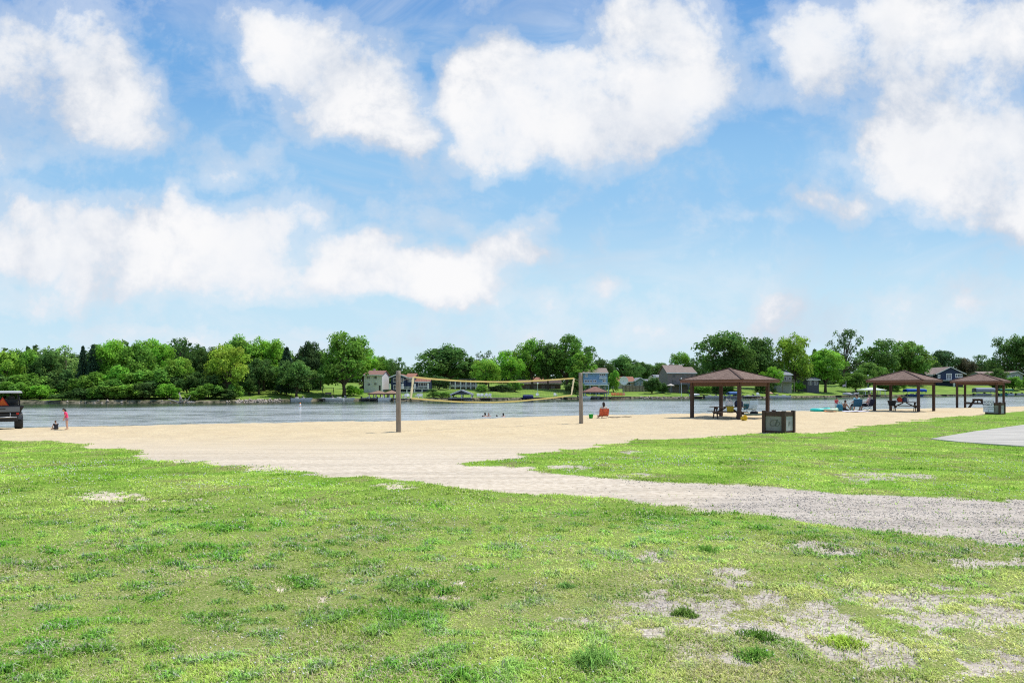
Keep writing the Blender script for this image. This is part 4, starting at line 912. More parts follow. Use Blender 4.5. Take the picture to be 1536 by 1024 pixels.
def person(label, loc, rz, J, skin, hairc, clothes, k=1.0, long_hair=False, group=None, head_tilt=(0, 0, 0)):
    """J: joints in metres for a 1.7 m adult facing +Y; k scales the whole figure"""
    V = {a: Vector(b) for a, b in J.items()}
    t = thing('person', label, 'person', loc, rz, group, (k, k, k))
    caps = []
    def cap(a, ra, b, rb): caps.append((V[a], ra, V[b], rb))
    pel, che, nk, hd = V['pelvis'], V['chest'], V['neck'], V['head']
    side = (V['shR'] - V['shL']).normalized()
    for s in (-1, 1): caps.append((pel + side * s * .075, .10, pel.lerp(che, .5) + side * s * .055, .095)); caps.append((pel.lerp(che, .5) + side * s * .055, .095, che + side * s * .08, .105))
    for q in ('L', 'R'):
        caps.append((che, .095, V['sh' + q], .062)); cap('sh' + q, .056, 'el' + q, .041); cap('el' + q, .040, 'wr' + q, .027)
        caps.append((pel, .10, V['hip' + q], .098)); cap('hip' + q, .094, 'kn' + q, .060); cap('kn' + q, .058, 'an' + q, .038)
        an, toe = V['an' + q], V['toe' + q]; caps.append((an, .038, an + (toe - an) * .35 + Vector((0, 0, 0)), .036)); caps.append((an + (toe - an) * .35, .036, toe, .024)); caps.append((an, .036, an - (toe - an).normalized() * .045, .03))
        # hand: palm, thumb and four fingers, slightly curled
        w = V['wr' + q]; fw = (w - V['el' + q]).normalized(); pn = (V['palm' + q] if 'palm' + q in V else Vector((0, 1, 0))); sd_ = fw.cross(pn).normalized(); pn = sd_.cross(fw)
        pc = w + fw * .05; 
        for i in (-1, 0, 1): caps.append((w + fw * .01 + sd_ * i * .014, .017, w + fw * .085 + sd_ * i * .024, .013))
        for i, L_ in enumerate((.062, .072, .067, .052)):
            b0 = w + fw * .088 + sd_ * (i - 1.5) * .021; m1 = b0 + (fw * .85 + pn * .35).normalized() * L_ * .55; e1 = m1 + (fw * .5 + pn * .8).normalized() * L_ * .45
            caps.append((b0, .0092, m1, .0082)); caps.append((m1, .0082, e1, .0072))
        b0 = w + fw * .03 - sd_ * .03; m1 = b0 - sd_ * .03 + fw * .022 + pn * .01; caps.append((b0, .012, m1, .0105)); caps.append((m1, .0105, m1 + fw * .028 + pn * .008, .009))
    caps.append((che, .075, nk, .055)); caps.append((nk, .053, hd - Vector((0, 0, .03)), .055))
    HR = Euler([R(a) for a in head_tilt]).to_matrix().to_4x4(); HT = Matrix.Translation(hd) @ HR
    def hp(*c): return HT @ Vector(c)
    caps.append(('e', hd, (.077, .095, .115), HR)); caps.append((hp(0, .035, -.06), .052, hp(0, .055, -.085), .036))
    caps.append((hp(0, .09, .0), .012, hp(0, .108, -.032), .016))
    for s in (-1, 1): caps.append(('e', hp(s * .08, -.005, -.01), (.012, .022, .032), HR))
    body = fuse('body', caps, skin, t, .0125, 2)
    for s in (-1, 1):
        mb = MB(); mb.ball(hp(s * .032, .086, .012), (.013, .009, .008)); mb.build('eye', mat('dark_eye', (.03, .02, .015), .3, .05), body, True)
    mb = MB(); mb.ball(hp(0, .092, -.058), (.024, .008, .006)); mb.build('mouth', mat('lip_red', (.40, .13, .11), .5, .05), body, True)
    hc = [('e', hp(0, -.018, .03), (.088, .098, .105), HR)]
    if long_hair: hc += [(hp(0, -.07, .0), .07, hp(0, -.085, -.15), .05), (hp(.05, -.05, 0), .045, hp(.05, -.05, -.13), .03), (hp(-.05, -.05, 0), .045, hp(-.05, -.05, -.13), .03)]
    else: hc += [(hp(0, -.06, .0), .055, hp(0, -.075, -.05), .045)]
    fuse('hair', hc, hairc, body, .014, 2)
    for nm, m, spec in clothes:
        cc = []
        if 'top' in spec:
            g = .014
            for s in (-1, 1): cc.append((pel + side * s * .078 + (che - pel) * .05, .10 + g, pel.lerp(che, .5) + side * s * .058, .097 + g)); cc.append((pel.lerp(che, .5) + side * s * .058, .097 + g, che + side * s * .085 + Vector((0, 0, -.01)), .107 + g))
            for q in ('L', 'R'):
                cc.append((che, .09 + g, V['sh' + q], .06 + g)); f = .95 if 'long' in spec else (.45 if 'short' in spec else .05); cc.append((V['sh' + q], .058 + g, V['sh' + q].lerp(V['el' + q], f), .043 + g))
                if 'long' in spec: cc.append((V['el' + q], .043 + g, V['el' + q].lerp(V['wr' + q], .85), .032 + g))
        if 'pants' in spec or 'trunks' in spec:
            g = .014
            for s in (-1, 1): cc.append((pel + side * s * .078, .102 + g, pel.lerp(che, .22) + side * s * .06, .098 + g))
            for q in ('L', 'R'):
                f = .3 if 'brief' in spec else (.75 if 'trunks' in spec else 1.); cc.append((pel, .10 + g, V['hip' + q], .098 + g)); cc.append((V['hip' + q], .096 + g, V['hip' + q].lerp(V['kn' + q], f), (.096 + (.062 - .096) * f) + g))
                if 'pants' in spec: cc.append((V['kn' + q], .06 + g, V['kn' + q].lerp(V['an' + q], .9), .04 + g))
        fuse(nm, cc, m, body, .016, 2)
    return t
def stand(bend=0, arms='down'):
    c, s = math.cos(R(bend)), math.sin(R(bend)); P0 = Vector((0, 0, .92))
    def up(h, x=0, y=0): return (x, P0.y + h * s + y * c, P0.z + h * c - y * s)
    J = dict(pelvis=P0, chest=up(.36), neck=up(.53), head=up(.69, 0, .04 + .06 * s), shL=up(.46, -.18), shR=up(.46, .18), hipL=(-.085, 0, .88), hipR=(.085, 0, .88), knL=(-.10, .03, .48), knR=(.10, .0, .48), anL=(-.12, -.02, .07), anR=(.11, -.04, .07), toeL=(-.14, .13, .025), toeR=(.13, .11, .025))
    for q, x in (('L', -1), ('R', 1)):
        sh = Vector(J['sh' + q])
        if arms == 'down': el_ = sh + Vector((x * .05, .02 + .05 * s, -.28)); wr = el_ + Vector((x * -.01, .06, -.24))
        else: el_ = sh + Vector((x * .08, .12, -.22)); wr = el_ + Vector((-x * .05, .22, -.02))
        J['el' + q] = el_; J['wr' + q] = wr; J['palm' + q] = (-x, 0, 0) if arms == 'down' else (0, 0, -1)
    return J
def sit(seat=.42, rec=10, legs='chair', arms='lap'):
    c, s = math.cos(R(-rec)), math.sin(R(-rec)); z0 = seat + .11; P0 = Vector((0, 0, z0))
    def up(h, x=0, y=0): return (x, h * s + y * c, z0 + h * c)
    J = dict(pelvis=P0, chest=up(.34), neck=up(.51), head=up(.67, 0, .05), shL=up(.44, -.18), shR=up(.44, .18), hipL=(-.09, .03, z0 - .01), hipR=(.09, .03, z0 - .01))
    if legs == 'chair':
        for q, x in (('L', -1), ('R', 1)): J['kn' + q] = (x * .12, .45, seat + .06); J['an' + q] = (x * .13, .58, .07); J['toe' + q] = (x * .14, .74, .03)
    elif legs == 'floor':
        for q, x in (('L', -1), ('R', 1)): J['kn' + q] = (x * .16, .40, .26 if x > 0 else .12); J['an' + q] = (x * .12, .72 if x > 0 else .8, .05); J['toe' + q] = (x * .14, .8 if x > 0 else .9, .13)
    else:  # kneel
        for q, x in (('L', -1), ('R', 1)): J['kn' + q] = (x * .14, .34, .075); J['an' + q] = (x * .1, -.06, .06); J['toe' + q] = (x * .1, -.2, .035)
    for q, x in (('L', -1), ('R', 1)):
        sh = Vector(J['sh' + q])
        if arms == 'lap': el_ = sh + Vector((x * .07, .07, -.26)); wr = el_ + Vector((-x * .05, .23, .0))
        elif arms == 'dig': el_ = sh + Vector((x * .05, .16, -.22)); wr = el_ + Vector((-x * .03, .16, -.16))
        else: el_ = sh + Vector((x * .06, -.14, -.24)); wr = el_ + Vector((x * .03, -.05, -.22))
        J['el' + q] = el_; J['wr' + q] = wr; J['palm' + q] = (0, 0, -1)
    return J
HB = mat('dark_hair', (.03, .018, .012), .6, .3, 30); HBR = mat('brown_hair', (.09, .045, .02), .6, .3, 30)
pink = mat('pink_vest', (.78, .06, .17), .8, .15, 12); red = mat('red_shirt', (.62, .07, .07), .8, .12, 12); ltb = mat('pale_blue_shirt', (.40, .68, .75), .8, .12, 9)
g = ground_at(100.5, 644)
person('child standing at the water edge in a pink top, head bowed', g, R(118), stand(14), SKIN, HB, [('shirt', pink, ('top', 'short')), ('swim_bottoms', mat('patterned_bottoms', (.4, .25, .3), .8, .5, 20), ('trunks', 'brief'))], .57, True, None, (-28, 0, 0))
g = ground_at(84.5, 644)
person('small child in a black swimsuit sitting on the wet sand', g, R(55), sit(0, -14, 'floor', 'dig'), SKIN, HBR, [('swimsuit', mat('black_suit', (.015, .015, .02), .6, .1), ('top',)), ('swim_bottoms', mat('black_suit', (0,) * 3), ('trunks', 'brief'))], .46, False, None, (-20, 0, 0))

def folding_chair(label, p, rz, fabric, k=1.0, high=.5, sh=.40):
    t = thing('beach_chair', label, 'beach chair', p, rz, 'folding chairs on the beach', (k, k, k)); w = .31
    mb = MB(); mb.add([(-w, -.02, sh), (w, -.02, sh), (w, .2, sh - .04), (-w, .2, sh - .04), (w, .46, sh + .01), (-w, .46, sh + .01)], [(0, 1, 2, 3), (3, 2, 4, 5)]); o = mb.build('seat', fabric, t); m = o.modifiers.new('t', 'SOLIDIFY'); m.thickness = .012
    mb = MB(); mb.add([(-w, -.02, sh), (w, -.02, sh), (w, -.14, sh + high * .5), (-w, -.14, sh + high * .5), (w, -.2, sh + high), (-w, -.2, sh + high)], [(0, 3, 2, 1), (3, 5, 4, 2)]); o = mb.build('backrest', fabric, t); m = o.modifiers.new('t', 'SOLIDIFY'); m.thickness = .012
    for s in (-1, 1):
        mb = MB(); mb.tube([(s * w, .48, .0), (s * w, -.02, sh + .04)], .011, 6); mb.build('leg', STEEL, t); mb = MB(); mb.tube([(s * w, -.16, .0), (s * w, .46, sh + .02)], .011, 6); mb.build('leg', STEEL, t)
        mb = MB(); mb.tube([(s * w, -.02, sh - .02), (s * w, -.2, sh + .02 + high)], .012, 6); mb.tube([(s * (w + .02), .42, sh), (s * (w + .02), .42, sh + .18)], .011, 6); mb.build('side_frame', STEEL, t)
        mb = MB(); mb.box(s * (w + .02) - .025, s * (w + .02) + .025, -.1, .46, sh + .18, sh + .2); mb.build('armrest', BLACK, t)
    return t
def chair_person(px, py, Y, rz, label_c, fabric, label_p, skin, hair, clothes, k=1., long_hair=False, rec=14, low=False):
    p = ground_at(px, py) if Y is None else on_ground(px, Y)
    folding_chair(label_c, p, rz, fabric, k, .46 if low else .5, .17 if low else .40)
    f = Vector((-math.sin(rz), math.cos(rz), 0)); person(label_p, p + f * .14 * k, rz, sit(.17, rec, 'floor') if low else sit(.40, rec), skin, hair, clothes, k, long_hair)
orange = mat('orange_red_canvas', (.50, .10, .05), .85, .55, 7)
chair_person(905.5, 627, None, R(8), 'low chair in orange red canvas at the water edge', orange, 'dark haired person in a pale top seated facing the lake alone', SKIN, HB, [('shirt', mat('cream_top', (.65, .6, .5), .8, .1), ('top', 'short')), ('shorts', mat('green_shorts', (.06, .14, .08), .8, .3), ('trunks',))], .97, True, low=True)
chair_person(1285.5, 617, None, R(0), 'blue folding chair with the pale blue shirted sitter', mat('deep_blue_canvas', (.02, .09, .16), .8, .3), 'person in a pale blue shirt seated with back to the camera', SKIN, HB, [('shirt', ltb, ('top', 'short')), ('shorts', mat('black_cloth', (.02, .02, .025), .8, .2), ('trunks',))], 1.12)
chair_person(1305, 617, None, R(35), 'navy folding chair right beside the middle shelter post', mat('navy_canvas', (.02, .02, .05), .8, .3), 'person in a white and maroon shirt leaning in a navy chair', SKIN, HBR, [('shirt', mat('white_maroon', (.62, .42, .44), .8, .5, 4), ('top', 'short')), ('shorts', mat('dark_shorts', (.03, .025, .03), .8, .2), ('trunks',))], 1.14)
g = ground_at(1254, 616.3)
person('person in a red shirt and pale shorts standing by the blue cooler', g, R(-60), stand(8, 'fwd'), SKIN, HBR, [('shirt', red, ('top', 'short')), ('shorts', mat('pale_shorts', (.6, .6, .62), .8, .1), ('trunks',))], .66)
g = ground_at(1266, 616.5)
person('tanned bare chested person kneeling on a striped towel', g, R(-70), sit(.05, -10, 'kneel', 'dig'), TAN, HB, [('swim_trunks', mat('dark_trunks', (.03, .03, .035), .8, .2), ('trunks',))], .98)
g = ground_at(1276.5, 615.5)
person('small dark haired child sitting low on the sand between adults', g, R(-40), sit(0, -8, 'floor', 'dig'), TAN, HB, [('shirt', mat('teal_top', (.10, .3, .35), .8, .2), ('top', 'short')), ('shorts', mat('teal_top', (0,) * 3), ('trunks',))], .55)
# swimmers: bodies stand on the lake bed, heads clear the water
for px, py, k, up_, lab, hc in ((724.3, 624.6, .70, .10, 'leftmost swimmer with only the top of a dark head showing', HB), (728.0, 624.2, .92, .36, 'swimmer with dark wet hair and head and neck above the water', HB), (733.2, 624.4, .92, .34, 'brown haired swimmer facing the beach beside another swimmer', HBR), (745.6, 624.3, .8, .14, 'lone swimmer low in the water in the middle of the row', HB), (755.3, 624.6, .86, .33, 'rightmost swimmer with shoulders just above the surface', HB)):
    Y = 2.6 * FPX / (py - HOR); x = (px - CX) / FPX * Y; J = stand(6)
    person(lab, (x, Y, WATER - (1.72 * k - up_)), R(170 if hc is HBR else 20), J, SKIN, hc, [('swimwear', mat('navy_swim', (.03, .04, .08), .7, .1), ('trunks',))], k, True, 'swimmers near the beach')
# loose beach things
def raft(label, px, py, L_, W_, col, col2, rz):
    p = ground_at(px, py); t = thing('inflatable_raft', label, 'inflatable raft', p, rz); m = mat('raft_' + label[:6], col, .35, .08, 3)
    mb = MB(); n = 36; pts = [(L_ / 2 * math.cos(a) * (abs(math.cos(a)) ** -.35 if abs(math.cos(a)) > .2 else 1), W_ / 2 * math.sin(a), .12 + (.16 if math.cos(a) > .5 else 0) * (math.cos(a) - .5)) for a in [2 * math.pi * i / n for i in range(n + 1)]]
    mb.tube(pts, .13, 10); mb.build('rim', m, t, True)
    for i in range(-3, 4):
        mb = MB(); y = i * W_ / 8.5; l2 = L_ / 2 * (.86 - .03 * abs(i)); mb.tube([(-l2, y, .1), (0, y, .1), (l2 * .9, y, .14)], W_ / 17 * 1.05, 8); mb.build('air_chamber', mat('raft2_' + label[:6], col2, .35, .08, 3), t, True)
raft('turquoise inflatable raft lying on the sand left of the group', 1230.5, 616.8, 1.35, 1.1, (.04, .62, .52), (.06, .72, .62), R(6))
raft('flat pale green float on the sand beside the turquoise raft', 1246, 617.2, .9, .7, (.45, .60, .40), (.55, .66, .45), R(-6))
def mat_towel(label, px, py, w, l, col, rz, name='beach_mat', cat='towel'):
    p = ground_at(px, py); mb = MB(); n = 8; vs = []
    for j in range(n):
        for i in range(n): vs.append(((i / 7 - .5) * w, (j / 7 - .5) * l, .03 + .035 * random.random() + .05 * (j == 7)))
    mb.add(vs, [(j * n + i, j * n + i + 1, (j + 1) * n + i + 1, (j + 1) * n + i) for j in range(7) for i in range(7)]); o = mb.build(name, mat('cloth_' + label[:9], col, .95, .4, 5), None, True); o.location = p; o.rotation_euler = (0, 0, rz); tag(o, label, cat)
    m = o.modifiers.new('t', 'SOLIDIFY'); m.thickness = .02
mat_towel('striped lime and cream towel under the kneeling person', 1270, 616.8, 1.7, .9, (.5, .52, .3), R(-12))
mat_towel('white and lilac towel spread under the blue chair sitter', 1284, 617.6, 1.9, .8, (.62, .62, .74), R(4))
mat_towel('dark green mat stretched behind the pale blue beach chair', 1137, 622.2, 2.0, 1.2, (.05, .08, .06), R(2))
mat_towel('rust coloured cloth strip on sand between raft and red shirt', 1246, 617.6, .9, .4, (.45, .16, .06), R(2))
folding_chair('pale blue and white striped folding chair right of the nearest shelter', on_ground(1128.5, 49.5), R(14), mat('pale_blue_canvas', (.52, .66, .78), .8, .2, 3), 1.05, .55)
folding_chair('dark teal folding chair behind the pale blue and white one', on_ground(1121.5, 49.8), R(-25), mat('teal_canvas', (.03, .13, .15), .8, .3), .9, .45)
bag('black duffel bag on the dark mat by the pale blue chair', ground_at(1131, 621.5), .55, .24, .3, mat('black_fabric', (.02, .02, .02), .8, .2, 8), 'duffel_bag')
bag('blue patterned cooler beside the person in the red shirt', ground_at(1259.4, 616.8), .46, .62, .38, mat('teal_cooler', (.03, .17, .25), .7, .5, 7), 'cooler', 'cooler')
def driftwood(px, py, L_, lab):
    p = ground_at(px, py); mb = MB(); r = random.Random(int(px)); pts = [((i / 6 - .5) * L_, r.uniform(-.05, .05), .03 + r.uniform(0, .03)) for i in range(7)]; mb.tube(pts, [.01, .03, .035, .03, .035, .025, .008], 7); o = mb.build('driftwood', WOOD_G, None, True); o.location = p; tag(o, lab, 'driftwood')
driftwood(922, 626.5, .9, 'thin driftwood stick lying at the waterline right of the sitter'); driftwood(940, 625.8, .7, 'short dark driftwood piece farther along the waterline')
# buoy
def buoy():
    Y = 2.6 * FPX / (612.5 - HOR); x = (450.3 - CX) / FPX * Y; t = thing('marker_buoy', 'white swim area buoy with an orange cap floating on the lake', 'buoy', (x, Y, WATER))
    mb = MB(); mb.tube([(0, 0, -.3), (0, 0, .0), (0, 0, .5), (0, 0, .62)], [.11, .125, .115, .10], 14); mb.build('float', WHITE, t, True); mb = MB(); mb.tube([(0, 0, .62), (0, 0, .72), (0, 0, .78)], [.1, .09, .03], 14); mb.build('cap', mat('orange_cap', (.75, .22, .04), .5, .05), t, True)
    mb = MB(); mb.tube([(0, 0, .3), (0, 0, .36)], .122, 14); mb.build('band', mat('orange_cap', (0,) * 3), t, True)
buoy()
# ================================================================== far bank
LEAF = leafmat('leaves', .42); BARK = mat('bark', (.10, .075, .055), .95, .35, 3, .4)
def leaves_np(P, Nn, size, g, colour):
    """one bent four-sided leaf spray per point"""
    n = len(P); a = g.normal(size=(n, 3)); t = np.cross(Nn, a); t /= np.linalg.norm(t, axis=1)[:, None] + 1e-9; b = np.cross(Nn, t)
    s = size * g.uniform(.6, 1.4, n); V = np.zeros((n, 4, 3))
    V[:, 0] = P - t * s[:, None] * .5; V[:, 1] = P - b * s[:, None] * .33; V[:, 2] = P + t * s[:, None] * .5 - Nn * s[:, None] * .12; V[:, 3] = P + b * s[:, None] * .33
    return V, np.repeat(colour[:, None], 4, 1)
def mesh_leaves(name, Vs, Cs):
    V = np.concatenate(Vs).reshape(-1, 3); C = np.concatenate(Cs).reshape(-1, 3); n = len(V) // 4
    me = np_mesh(name, V, np.arange(n * 4), np.arange(n) * 4, np.full(n, 4)); set_col(me, 'var', C); return me
def make_tree_kind(seed, kind):
    """unit tree: height 1, crown width 1"""
    g = np.random.default_rng(seed); Vs = []; Cs = []; puffs = []
    if kind == 'spruce':
        nl = 20
        for j in range(nl):
            z = .1 + .88 * j / nl; r = .5 * (1 - (z - .1) / .9) ** .8 + .015; nb = int(8 + 8 * (1 - z)); off = g.uniform(0, 6.28)
            for i in range(nb):
                a = off + 6.283 * i / nb + g.uniform(-.2, .2); rr_ = r * g.uniform(.75, 1.12); m = 34
                k = g.uniform(.1, 1, m) ** .7; P = np.stack([np.cos(a) * rr_ * k, np.sin(a) * rr_ * k, z - .05 * k + g.normal(0, .010, m)], -1)
                P[:, :2] += g.normal(0, .03, (m, 2)) * (1 - .5 * k)[:, None]; Nn = g.normal(size=(m, 3)) * .6 + [0, 0, 1]; Nn /= np.linalg.norm(Nn, axis=1)[:, None]
                c = np.array([1, 1, 1.]) * (.55 + .55 * k)[:, None] * g.uniform(.7, 1.2); v, c2 = leaves_np(P, Nn, .045, g, c); Vs.append(v); Cs.append(c2)  # inner shade painted in: sprays darken towards the trunk
    else:
        cz, rz_, rx_ = {'round': (.58, .42, .5), 'tall': (.55, .46, .5), 'airy': (.58, .42, .5), 'bush': (.48, .52, .5), 'wide': (.55, .45, .5)}[kind]
        npf = {'round': 74, 'tall': 80, 'airy': 70, 'bush': 40, 'wide': 90}[kind]; lobes = g.uniform(0, 6.28, 3)
        for i in range(npf):
            d = g.normal(size=3); d /= np.linalg.norm(d); d[2] = d[2] if d[2] > -.75 else -d[2]
            rad = g.uniform(.35, .97) if i % 3 else g.uniform(.72, 1.0)
            az_ = math.atan2(d[1], d[0]); lob = 1 + .16 * math.sin(2 * az_ + lobes[0]) + .1 * math.sin(3 * az_ + lobes[1]) + .12 * math.sin(4 * d[2] + lobes[2])
            if kind in ('round', 'wide', 'tall'): flat = 1 - .25 * max(0, -d[2])
            else: flat = 1
            c = np.array([d[0] * rx_ * rad * lob * flat, d[1] * rx_ * rad * lob * flat, cz + d[2] * rz_ * rad * (.85 + .15 * lob)]); c[2] = max(.1 if kind == 'bush' else .17, min(.96, c[2]))
            pr = g.uniform(.085, .16) * (.72 if kind == 'airy' else 1) * (1.25 if kind == 'bush' else 1)
            if i % 4 == 1: c = np.array([.5, .5, cz])[...] * 0 + np.array([c[0] * 1.12, c[1] * 1.12, min(.985, cz + (c[2] - cz) * 1.1)]); pr *= .5
            puffs.append((c, pr))
            m = int({'round': 130, 'tall': 120, 'airy': 70, 'bush': 130, 'wide': 130}[kind] * (pr / .12) ** 2)
            q = g.normal(size=(m, 3)); q /= np.linalg.norm(q, axis=1)[:, None]; q[:, 2] = np.where(q[:, 2] < -.5, -q[:, 2], q[:, 2])
            rr_ = pr * g.uniform(.45, 1.12, m); P = c + q * rr_[:, None] * (np.array([1.0, 1.0, 1.5]) if kind == 'bush' else np.array([1.1, 1.1, .95]))
            Nn = q + g.normal(size=(m, 3)) * .55 + [0, 0, .35]; Nn /= np.linalg.norm(Nn, axis=1)[:, None]
            sh = g.uniform(.72, 1.25) * (.75 + .35 * (c[2] - cz + rz_) / (2 * rz_)); cc = np.array([sh * g.uniform(.9, 1.15), sh, sh * g.uniform(.8, 1.1)])[None] * (.75 + .38 * (rr_ / pr) ** 1.5)[:, None] * g.uniform(.85, 1.15, m)[:, None]  # painted shading: higher puffs lighter, leaves inside each puff darker
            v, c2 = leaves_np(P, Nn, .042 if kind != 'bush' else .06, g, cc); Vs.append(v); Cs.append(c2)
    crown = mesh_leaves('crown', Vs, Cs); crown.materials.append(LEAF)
    mb = MB()
    if kind == 'bush':
        for i in range(5): a = i * 1.3; mb.tube([(0, 0, -.05), (.1 * math.cos(a), .1 * math.sin(a), .3), (.2 * math.cos(a), .2 * math.sin(a), .55)], [.018, .012, .005], 5)
    elif kind == 'spruce': mb.tube([(0, 0, -.05), (0, 0, .5), (0, 0, .97)], [.03, .018, .003], 7)
    else:
        mb.tube([(0, 0, -.05), (.01, 0, .1), (-.008, .006, .22), (.01, -.01, .42), (0, 0, .72)], [.042, .030, .026, .02, .006], 9)
        for c, pr in puffs[::3]:
            z0 = g.uniform(.16, .4); m_ = (c[0] * .45, c[1] * .45, z0 + (c[2] - z0) * .6); mb.tube([(0, 0, z0), m_, tuple(c)], [.013, .009, .003], 5, False)
    tme = mb.build('trunk', BARK, None, True); me = tme.data; bpy.data.objects.remove(tme)
    return crown, me
KINDS = {'round': [make_tree_kind(s, 'round') for s in (1, 2, 3, 4)], 'tall': [make_tree_kind(s, 'tall') for s in (11, 12)], 'airy': [make_tree_kind(s, 'airy') for s in (21, 22)],
         'spruce': [make_tree_kind(s, 'spruce') for s in (31, 32)], 'bush': [make_tree_kind(s, 'bush') for s in (41, 42, 43)], 'wide': [make_tree_kind(s, 'wide') for s in (51, 52)]}
G_MID = (.10, .20, .022); G_DARK = (.045, .095, .018); G_LIME = (.15, .26, .028); G_PALE = (.15, .24, .06); G_SPR = (.022, .055, .03); G_BRI = (.13, .27, .02); G_PUR = (.10, .055, .05)
_tc = 0
def tree(px, top, wpx, off, kind, col, label, cat='tree', name=None, base=None, group=None, Y=None):
    """px centre, skyline row, crown width in px, metres behind the far shoreline"""
    global _tc; _tc += 1; r = random.Random(_tc * 13 + 5)
    if Y is None:
        Y = 150.0
        for _ in range(12): x = (px - CX) / FPX * Y; Y = .5 * Y + .5 * (float(far_shore(x)) + off)
    x = (px - CX) / FPX * Y; zb = float(fz(x, Y)) if base is None else base; zt = CZ - (top - HOR) / FPX * Y; Hh = zt - zb; W_ = wpx / FPX * Y
    cr, tr = KINDS[kind][r.randrange(len(KINDS[kind]))]
    nm = name or {'spruce': 'spruce_tree', 'bush': 'shrub'}.get(kind, 'leafy_tree')
    t = thing(nm, label, cat, (x, Y, zb), r.uniform(0, 6.28), group, (W_, W_, Hh))
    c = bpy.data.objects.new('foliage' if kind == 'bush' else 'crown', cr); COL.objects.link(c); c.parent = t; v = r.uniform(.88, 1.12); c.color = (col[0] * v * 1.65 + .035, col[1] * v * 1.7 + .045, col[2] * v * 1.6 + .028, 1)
    s = bpy.data.objects.new('stem' if kind == 'bush' else 'trunk', tr); COL.objects.link(s); s.parent = t
    return t
TG = 'trees on the far bank'
